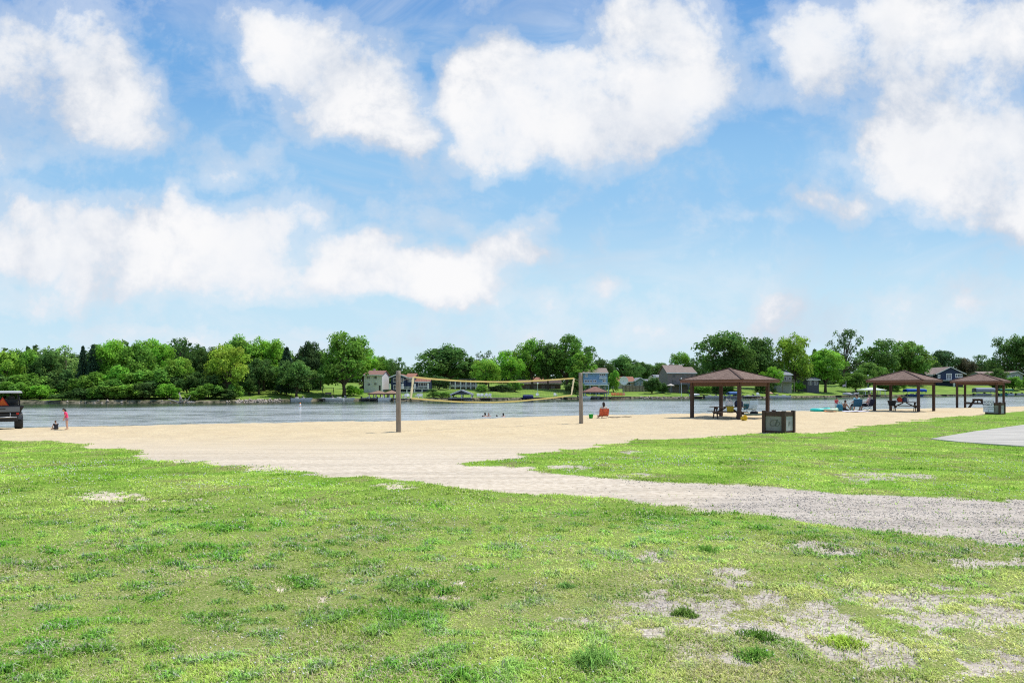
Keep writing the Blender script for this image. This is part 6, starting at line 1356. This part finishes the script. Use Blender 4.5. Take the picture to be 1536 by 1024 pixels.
def dish():
    Y = 198; p = at(935.5, 571, Y); t = thing('satellite_dish', 'large white satellite dish on a pole left of the fence', 'satellite dish', (p.x, Y, float(fz(p.x, Y)))); h_ = p.z - t.location.z
    mb = MB(); mb.tube([(0, 0, -.2), (0, 0, h_)], .06, 8); mb.build('pole', STEEL, t); mb = MB(); n = 18; vs = [(0, 0, h_)]
    for j in (1, 2, 3): 
        for i in range(n): a = 2 * math.pi * i / n; r_ = .42 * j; vs.append((r_ * math.cos(a), -.09 * j * j * .6, h_ + r_ * math.sin(a)))
    fs = [(0, 1 + i, 1 + (i + 1) % n) for i in range(n)] + [(1 + j * n + i, 1 + (j + 1) * n + i, 1 + (j + 1) * n + (i + 1) % n, 1 + j * n + (i + 1) % n) for j in range(2) for i in range(n)]
    mb.add(vs, fs); o = mb.build('reflector', WHITE, t, True); m = o.modifiers.new('t', 'SOLIDIFY'); m.thickness = .03
dish()

# ------------------------------------------------------------------ docks, boathouses, boats
DOCK = mat('dock_planks', (.36, .31, .26), .85, .3, 3); DARKW = mat('wet_timber', (.05, .045, .04), .8, .3, 2)
def wy(px, dy=0):
    Y = 150.
    for _ in range(12): Y = .5 * Y + .5 * (float(far_shore((px - CX) / FPX * Y)) + dy)
    return Y
def dock(px0, px1, dy, label, depth=2.0):
    Y = wy((px0 + px1) / 2, dy); x0, x1 = (px0 - CX) / FPX * Y, (px1 - CX) / FPX * Y; t = thing('dock', label, 'dock', ((x0 + x1) / 2, Y, WATER)); L_ = (x1 - x0) / 2
    mb = MB(); n = int(2 * L_ / .16)
    for i in range(n): a = -L_ + i * .16; mb.box(a, a + .145, -depth / 2, depth / 2, .52, .57)
    mb.build('deck_boards', DOCK, t); mb = MB(); mb.box(-L_, L_, -depth / 2 - .05, -depth / 2 - .003, .32, .56); mb.build('fascia', DARKW, t)
    k = max(2, int(L_ / 1.6))
    for i in range(k + 1):
        mb = MB(); x = -L_ + .1 + (2 * L_ - .2) * i / k; mb.tube([(x, -depth / 2 + .12, -1.2), (x, -depth / 2 + .12, .52)], .08, 7); mb.build('pile', DARKW, t)
for a in [(478, 500, -1.2, 'short dock left of the great tree with a white boat'), (543, 583, -2.2, 'dock in front of the twin brown roofed boathouse'), (588, 633, -1.5, 'dock below the navy house stairs'), (672, 712, -1.5, 'dock under the navy gabled boathouse'), (714, 762, -1.2, 'dock carrying the four white chairs'), (768, 842, -1.2, 'long dock below the long brown house'), (846, 868, -1.2, 'short dock left of the farther post'), (874, 914, -2, 'dock under the brown boathouse of the blue house'), (915, 946, -1.2, 'dock with the row of orange chairs'), (1036, 1082, -1.2, 'dock left behind the nearest shelter'), (1098, 1142, -1.2, 'dock seen through the nearest shelter'), (1252, 1292, -1.5, 'dock with jet skis left of the white canopy'), (1294, 1334, -1.5, 'dock under the white gazebo canopy'), (1350, 1398, -1.5, 'dock by the blue boat canopy'), (1404, 1456, -1.2, 'dock between the blue canopy and the grey covered boat'), (1496, 1580, -1.5, 'dock at the far right with teal boat')]: dock(*a)
def boathouse(kind, px0, px1, py_eave, py_peak, dy, roofm, label, npost=3, depth=5, name='boathouse', cat='boathouse', postm=None, fasc=DARKW):
    Y = wy((px0 + px1) / 2, dy); h = House(label, Y, name, cat); h.origin((px0 + px1) / 2, 600); h.t.location.z = WATER; h.o.z = WATER; m = (px0 + px1) / 2
    if kind == 'gable': R_ = h.roof_y(roofm, px0, px1, py_eave, py_peak, depth, fasc=TRIM); h.gable_front(siding('slateblue', (.07, .10, .15)), px0 + 2, px1 - 2, py_eave + .4, R_, depth, name='gable')
    else:
        x0, x1 = h.X(px0) - h.o.x, h.X(px1) - h.o.x; ze = h.Z(py_eave) - h.o.z; zr = h.Z(py_peak, depth / 2) - h.o.z; xm = (x0 + x1) / 2; rl = max(.05, (x1 - x0) / 2 - depth / 2) * .5
        a, b, c, d = (x0, -.3, ze), (x1, -.3, ze), (x1, depth + .3, ze), (x0, depth + .3, ze); r1, r2 = (xm - rl, depth / 2, zr), (xm + rl, depth / 2, zr)
        mb = MB(); mb.quad(a, b, r2, r1); mb.quad(b, c, r2, r2); mb.quad(c, d, r1, r2); mb.quad(d, a, r1, r1); o = mb.build('roof', roofm, h.t); sm = o.modifiers.new('t', 'SOLIDIFY'); sm.thickness = .12
        mb = MB(); mb.box(x0 + .05, x1 - .05, -.28, -.2, ze - .22, ze - .02); mb.box(x0 + .05, x1 - .05, depth + .2, depth + .28, ze - .22, ze - .02); mb.build('fascia', fasc, h.t)
    for i in range(npost):
        q = px0 + 2.2 + (px1 - px0 - 4.4) * i / (npost - 1)
        for dd in (.1, depth - .3):
            x = h.X(q) - h.o.x; mb = MB(); mb.tube([(x, dd, -1), (x, dd, h.Z(py_eave) - h.o.z - .03)], .12, 8); mb.build('post', postm or TRIM, h.t)
    return h
boathouse('hip', 551.5, 577, 590.2, 585.6, -1.8, R_OR if 0 else shingles('roof_tan', (.27, .17, .12), (.33, .22, .15), .5, .25), 'left half of the twin tan roofed boathouse', 3)
boathouse('hip', 574.5, 594, 590, 585, -.4, shingles('roof_tan', (0,) * 3, (0,) * 3), 'right half of the twin tan roofed boathouse beside the post', 3)
boathouse('gable', 675, 709.5, 591, 584, -1.2, R_GY, 'slate gabled boathouse below the white balcony house', 3)
boathouse('hip', 876, 912.5, 587.6, 579.6, -1.5, R_BR, 'brown hip roofed boathouse in front of the blue house', 3, postm=mat('slate_post', (0,) * 3))
boathouse('hip', 1296, 1330, 584.6, 581, -1, mat('pale_canopy', (.62, .68, .62), .6, .08, 2), 'white roofed open gazebo left of the middle shelter', 5, name='gazebo', cat='gazebo')
def canopy(px0, px1, py0, py1, dy, col, label, val=.35):
    Y = wy((px0 + px1) / 2, dy); x0, x1 = (px0 - CX) / FPX * Y, (px1 - CX) / FPX * Y; W_ = (x1 - x0) / 2; zt = CZ - (py0 - HOR) / FPX * Y - WATER; zl = CZ - (py1 - HOR) / FPX * Y - WATER
    t = thing('boat_canopy', label, 'boat canopy', ((x0 + x1) / 2, Y, WATER)); mb = MB(); n = 10; D = 2.6; vs = []
    for j, (f, z) in enumerate(((1., zl), (1.0, zl + (zt - zl) * .55), (.93, zl + (zt - zl) * .85), (.6, zt), (0, zt + .05), (-.6, zt), (-.93, zl + (zt - zl) * .85), (-1, zl + (zt - zl) * .55), (-1, zl))):
        for i in range(n): k = i / (n - 1); vs.append((-W_ + 2 * W_ * k, -f * D / 2, z - (.12 if i in (0, n - 1) else 0)))
    mb.add(vs, [(j * n + i, j * n + i + 1, (j + 1) * n + i + 1, (j + 1) * n + i) for j in range(8) for i in range(n - 1)]); o = mb.build('cover', mat('canvas_' + label[:8], col, .7, .1, 2), t, True); m = o.modifiers.new('t', 'SOLIDIFY'); m.thickness = .04
    for sx in (-1, 1):
        for sy in (-1, 1): mb = MB(); mb.tube([(sx * (W_ - .3), sy * D * .42, -1), (sx * (W_ - .3), sy * D * .42, zl + .25)], .05, 6); mb.build('post', STEEL, t)
    return t
canopy(1357, 1387, 583, 587.5, -3, (.02, .10, .42), 'bright blue boat lift canopy behind the middle shelter')
canopy(1092, 1110, 587.5, 591.5, -3, (.10, .2, .42), 'pale blue topped boat canopy seen under the nearest shelter')
canopy(1461, 1490, 581.5, 588, -3, (.32, .34, .38), 'silver grey boat cover between the farthest shelter posts')
canopy(1497, 1517, 583, 586, -3, (.02, .14, .08), 'dark green boat canopy right of the farthest shelter')
canopy(784, 800, 592.2, 597.5, -2.5, (.015, .025, .12), 'dark blue boat cover on the long dock')
def boat(px, dy, L_, col, label, rz=0, shield=True, zf=-.05, deck=(.6, .58, .52)):
    Y = wy(px, dy); x = (px - CX) / FPX * Y; t = thing('motor_boat', label, 'boat', (x, Y, WATER + zf), rz, 'boats moored along the far shore'); W_ = L_ * .36; mb = MB(); ns = 12; vs = []
    for j, (zz, wf, lf) in enumerate(((-.15, .35, .8), (.1, .78, .92), (.45, .96, .98), (.75, 1., 1.), (.75, .84, .93), (.5, .8, .9))):
        for i in range(ns * 2):
            side = -1 if i < ns else 1; k = (i if i < ns else 2 * ns - 1 - i) / (ns - 1); w = (1 - max(0, (k - .45) / .55) ** 2.2) * W_ / 2 * wf + .02; vs.append((-L_ / 2 + L_ * k * lf + (1 - lf) * .0, side * w, zz + .18 * max(0, k - .6) * (j > 1)))
    m = 2 * ns; fs = [(j * m + i, j * m + (i + 1) % m, (j + 1) * m + (i + 1) % m, (j + 1) * m + i) for j in range(5) for i in range(m)] + [tuple(range(m))[::-1], tuple(5 * m + i for i in range(m))]
    mb.add(vs, fs).build('hull', mat('gelcoat_%d' % int(col[0] * 99 + col[2] * 9), col, .3, .05, 2, 0, 0, .5), t)
    mb = MB(); mb.box(-L_ * .3, -L_ * .18, -W_ * .3, W_ * .3, .55, .95); mb.build('seat', mat('boat_seat', deck, .7, .1), t, bevel=.04); mb = MB(); mb.box(0, L_ * .1, -W_ * .32, W_ * .32, .55, .85); mb.build('console', mat('boat_seat', (0,) * 3), t, bevel=.04)
    if shield: mb = MB(); mb.add([(L_ * .1, -W_ * .36, .85), (L_ * .1, W_ * .36, .85), (L_ * .02, W_ * .28, 1.25), (L_ * .02, -W_ * .28, 1.25)], [(0, 1, 2, 3)]); o = mb.build('windshield', GLASS, t); sm = o.modifiers.new('t', 'SOLIDIFY'); sm.thickness = .02
    mb = MB(); mb.box(-L_ / 2 - .3, -L_ / 2 + .02, -.16, .16, .2, 1.0); mb.box(-L_ / 2 - .22, -L_ / 2 - .1, -.06, .06, -.4, .2); mb.build('outboard_motor', BLACK, t, bevel=.05)
for a in [(500, -2.6, 5.2, (.72, .72, .72), 'white runabout moored at the short left dock', 3.0), (516, -2.8, 4.6, (.70, .67, .6), 'low cream boat right of the white runabout', 0), (453, -2, 4.2, (.6, .62, .64), 'small pale boat under the low rounded tree', .1), (562, -.5, 5.4, (.10, .13, .2), 'dark blue boat inside the twin boathouse', 0), (577, -3.2, 2.8, (.74, .74, .74), 'small white boat right of the twin boathouse boat', .2), (691, 1.2, 4.8, (.62, .65, .7), 'silver boat in the slate gabled boathouse', 0), (886, 1.2, 5.2, (.62, .62, .64), 'white boat stored in the brown boathouse', 0), (877, -3.4, 3.2, (.75, .75, .74), 'little white skiff by the farther post', 0), (1168, -2.4, 6., (.74, .7, .45), 'white and yellow speedboat right of the nearest shelter', 3.1), (1072, -2.4, 5.6, (.5, .5, .5), 'grey boat behind the picnic table', 0), (1128, 1, 5, (.7, .7, .66), 'white boat raised on the bank behind the shelter', .1), (1374, -2.8, 6, (.05, .1, .3), 'blue hulled boat under the bright blue canopy', 0), (1100, -2.8, 4.6, (.3, .3, .33), 'dark boat under the pale blue canopy', 0), (1475, -2.8, 7, (.4, .4, .42), 'boat under the silver grey cover', 0), (1508, -3, 5, (.04, .30, .26), 'teal boat under the dark green canopy', 0), (1516, -4, 4, (.55, .62, .7), 'pale blue runabout right of the teal boat', .3), (1532, -3, 4.2, (.5, .5, .5), 'grey boat at the right edge dock', 0)]: boat(*a)
def jetski(px, dy, col, label, rz):
    Y = wy(px, dy); x = (px - CX) / FPX * Y; t = thing('jet_ski', label, 'jet ski', (x, Y, WATER + .6), rz, 'jet skis on the lifts'); mb = MB(); vs = []; n = 10
    for k in range(n):
        f = k / (n - 1); w = .55 * math.sin(math.pi * min(1, .25 + f * .75)) ** .6 + .05
        vs += [(-1.4 + 2.8 * f, -w * .4, .0 + .2 * f * f), (-1.4 + 2.8 * f, -w, .3 + .18 * f * f), (-1.4 + 2.8 * f, -w * .5, .5 + .25 * math.sin(f * 2.6)), (-1.4 + 2.8 * f, w * .5, .5 + .25 * math.sin(f * 2.6)), (-1.4 + 2.8 * f, w, .3 + .18 * f * f), (-1.4 + 2.8 * f, w * .4, .2 * f * f)]
    mb.add(vs, [(j * 6 + i, j * 6 + (i + 1) % 6, (j + 1) * 6 + (i + 1) % 6, (j + 1) * 6 + i) for j in range(n - 1) for i in range(6)] + [(5, 4, 3, 2, 1, 0), tuple((n - 1) * 6 + i for i in range(6))]).build('hull', mat('ski_%d' % int(col[0] * 99), col, .35, .1, 2), t, True)
    mb = MB(); mb.box(-1.0, .1, -.2, .2, .7, .92); mb.build('seat', BLACK, t, bevel=.06); mb = MB(); mb.tube([(.5, 0, .8), (.3, 0, 1.12)], .05, 6); mb.tube([(.28, -.36, 1.12), (.28, .36, 1.12)], .03, 6); mb.build('handlebar', BLACK, t)
jetski(1271, -2.8, (.55, .55, .57), 'grey jet ski left of the pair by the white gazebo', 2.8); jetski(1284, -3, (.25, .27, .28), 'darker jet ski nearer the white gazebo', .4); jetski(1042, -2.6, (.6, .6, .6), 'white jet ski on the dock left behind the shelter post', .2)
def adirondack():
    t = thing('adirondack_chair', '', 'garden chair', (0, 0, 0), 0); m = mat('chair_paint_white', (.8, .8, .78), .5, .05)
    mb = MB()
    for i in range(5): a = -.26 + i * .11; mb.box(a, a + .09, -.28 + .0, -.26, 0, .01); 
    mb = MB()
    for i in range(5):
        a = -.27 + i * .112; h_ = .95 - .04 * abs(i - 2); M = Matrix.Translation((0, .22, .3)) @ Matrix.Rotation(R(-22), 4, 'X'); mb.box(a, a + .095, -.01, .012, 0, h_ - .3, M)
    mb.build('backrest', m, t); mb = MB()
    for i in range(5): y = -.32 + i * .115; mb.box(-.28, .28, y, y + .1, .38 - i * .022, .40 - i * .022)
    mb.build('seat', m, t)
    for s in (-1, 1):
        mb = MB(); mb.box(s * .33 - .06, s * .33 + .06, -.4, .3, .56, .585); mb.build('armrest', m, t)
        mb = MB(); mb.box(s * .3 - .02, s * .3 + .02, -.36, -.26, 0, .555); mb.build('leg', m, t); mb = MB(); mb.beam((s * .3, -.3, .34), (s * .3, .5, .02), .04, .1); mb.build('leg', m, t)
    return t
AD = adirondack(); first = [True]
def put_ad(px, dy, z, rz, label, group, m=None, dist=None):
    Y = wy(px, dy); x = (px - CX) / FPX * Y; o = AD if first[0] else dup(AD, (0, 0, 0), 0, label)
    if first[0]: first[0] = False; o['label'] = label
    o.location = (x, Y, z if z is not None else float(fz(x, Y)) + .02); o.rotation_euler = (0, 0, rz); o['group'] = group; o.scale = (1.18,) * 3
    if m:
        for c in o.children: c.data = bpy.data.meshes.get('pool_' + m.name + c.name.split('.')[0]) or _recol(c.data, m, 'pool_' + m.name + c.name.split('.')[0])
def _recol(me, m, nm): q = me.copy(); q.name = nm; q.materials.clear(); q.materials.append(m); return q
for i, (px, rz) in enumerate(((717.8, .2), (723, .1), (729.2, -.1), (734, -.25))): put_ad(px, -1.2, WATER + .57, rz, ('leftmost', 'second from left', 'third from left', 'rightmost')[i] + ' of four white adirondack chairs on the dock', 'white adirondack chairs on the dock')
om = mat('chair_orange', (.72, .22, .08), .6, .1); rm_ = mat('chair_salmon', (.70, .28, .2), .6, .1)
for i, px in enumerate((919.5, 923.5, 927.5, 931.5, 935.5)): put_ad(px, -1.2, WATER + .57, .2 - .1 * i, ('first', 'second', 'middle', 'fourth', 'last')[i] + (' salmon' if i == 4 else ' orange') + ' chair in the row right of the blue house', 'orange chairs in a row', rm_ if i == 4 else om)
for px, lab in ((607, 'white dock chair left of the navy house stairs'), (612, 'white dock chair right of the navy house stairs'), (582 + 44, 'white chair left of the pair near the dark shrub'), (631, 'white chair right of the pair near the dark shrub'), (833, 'white chair on the long dock near the net corner'), (806, 'white dock chair right of the dark blue cover'), (1137, 'pale chair on the bank right of the nearest shelter')): put_ad(px, -1.0, WATER + .57, random.uniform(-.4, .4), lab, 'white chairs along the far docks')
def lamp(px, top, dy, label):
    Y = wy(px, dy); x = (px - CX) / FPX * Y; z0 = float(fz(x, Y)); zt = CZ - (top - HOR) / FPX * Y - z0; t = thing('lamp_post', label, 'lamp post', (x, Y, z0), 0, 'globe lamps on the lawns'); mb = MB(); mb.tube([(0, 0, -.2), (0, 0, .3), (0, 0, zt - .35)], [.09, .07, .05], 8); mb.build('pole', TRIM, t); mb = MB(); mb.ball((0, 0, zt - .2), .24, 12, 8); mb.build('globe', WHITE, t, True)
lamp(1022, 567, 6, 'white globe lamp in front of the taupe house'); lamp(806.5, 574, 14, 'white globe lamp in front of the long brown house'); lamp(1302, 562, 6, 'white lamp just left of the middle shelter roof')
def umbrella(px, top, dy, label, col, w):
    Y = wy(px, dy); x = (px - CX) / FPX * Y; z0 = float(fz(x, Y)); zt = CZ - (top - HOR) / FPX * Y - z0; t = thing('patio_umbrella', label, 'umbrella', (x, Y, z0)); mb = MB(); mb.tube([(0, 0, 0), (0, 0, zt)], .04, 6); mb.build('pole', STEEL, t); mb = MB(); n = 8; vs = [(0, 0, zt)] + [(w * math.cos(2 * math.pi * i / n), w * math.sin(2 * math.pi * i / n), zt - .6) for i in range(n)]; mb.add(vs, [(0, 1 + i, 1 + (i + 1) % n) for i in range(n)]); o = mb.build('canopy', mat('canvas_u' + label[:4], col, .8, .1), t); m = o.modifiers.new('t', 'SOLIDIFY'); m.thickness = .03
umbrella(1006, 575, 14, 'cream patio umbrella before the taupe house', (.5, .45, .38), 1.2); umbrella(1155.5, 587, 2, 'tan umbrella beside the yellow speedboat', (.5, .3, .18), .9)
def flag():
    Y = wy(1269, -1); x = (1269 - CX) / FPX * Y; t = thing('flagpole', 'flagpole with a small pale flag left of the white gazebo', 'flagpole', (x, Y, WATER)); zt = CZ - (571 - HOR) / FPX * Y - WATER; mb = MB(); mb.tube([(0, 0, -1), (0, 0, zt)], .045, 6); mb.build('pole', TRIM, t)
    mb = MB(); n = 8; vs = []
    for j in range(2):
        for i in range(n): vs.append((.05 - 1.1 * i / 7, .08 * math.sin(i * 1.1), zt - 1.0 - .7 * j - .25 * i / 7))
    mb.add(vs, [(i, i + 1, n + i + 1, n + i) for i in range(n - 1)]); o = mb.build('flag', mat('flag_cloth', (.5, .4, .45), .8, .4, 3), t); m = o.modifiers.new('t', 'SOLIDIFY'); m.thickness = .015
flag()
def snag():
    Y = wy(275, -.4); x = (275 - CX) / FPX * Y; t = thing('driftwood_heap', 'bleached heap of driftwood branches on the left shore', 'driftwood', (x, Y, WATER + .1)); r = random.Random(9)
    for i in range(9):
        a = r.uniform(0, 3.14); L_ = r.uniform(1, 2.2); mb = MB(); c = Vector((r.uniform(-.9, .9), r.uniform(-.3, .4), 0)); d = Vector((math.cos(a), r.uniform(-.3, .3), abs(math.sin(a)) * .9)); mb.tube([c, c + d * L_ * .5 + Vector((.1, 0, .05)), c + d * L_], [.11, .08, .03], 7); mb.build('branch', mat('bleached_wood', (.5, .44, .40), .9, .2), t, True)
snag()
def swing():
    Y = wy(492, 9); x = (492 - CX) / FPX * Y; z = float(fz(x, Y)); t = thing('swing_frame', 'dark swing frame with bench on the lawn left of the great tree', 'swing', (x, Y, z)); w = 1.2; hh = 2.0; dk = mat('dark_metal_paint', (.03, .035, .03), .6, .1)
    for s in (-1, 1):
        for q in (-1, 1): mb = MB(); mb.tube([(s * w, q * .7, -.1), (s * w, 0, hh)], .05, 6); mb.build('leg', dk, t)
        mb = MB(); mb.tube([(s * w * .6, 0, hh), (s * w * .6, 0, .55)], .012, 5); mb.build('chain', dk, t)
    mb = MB(); mb.tube([(-w - .1, 0, hh), (w + .1, 0, hh)], .06, 6); mb.build('top_beam', dk, t); mb = MB(); mb.box(-w * .6, w * .6, -.25, .25, .5, .55); mb.build('seat', WOOD_G, t); mb = MB(); mb.box(-w * .6, w * .6, .24, .28, .56, 1.0); mb.build('backrest', WOOD_G, t)
swing()
# riprap
def stones():
    g = np.random.default_rng(5); n = 780; px = np.concatenate([g.uniform(350, 420, 300), g.uniform(960, 1180, 420), g.uniform(0, 350, 60)]); B_ = np.array([(0, 0, 1), (1, 0, 0), (0, 1, 0), (-1, 0, 0), (0, -1, 0), (0, 0, -1)], float); Fb = np.array([(0, 1, 2), (0, 2, 3), (0, 3, 4), (0, 4, 1), (5, 2, 1), (5, 3, 2), (5, 4, 3), (5, 1, 4)])
    X = np.interp(px, [a for a, b in FS], FSX); Y = far_shore(X) + g.uniform(-1.1, .5, n); s = g.uniform(.12, .34, n); V = B_[None] * s[:, None, None] * g.uniform(.6, 1.3, (n, 6, 1)) + np.stack([X, Y, fz(X, Y)], -1)[:, None]
    me = np_mesh('rubble', V.reshape(-1, 3), (np.arange(n)[:, None, None] * 6 + Fb[None]).ravel(), np.arange(n * 8) * 3, np.full(n * 8, 3)); o = link('rubble', me, None, mat('shore_stone', (.40, .34, .28), .9, .35, .6)); tag(o, 'broken stones lining the far waterline', 'stones'); o['kind'] = 'stuff'
stones()
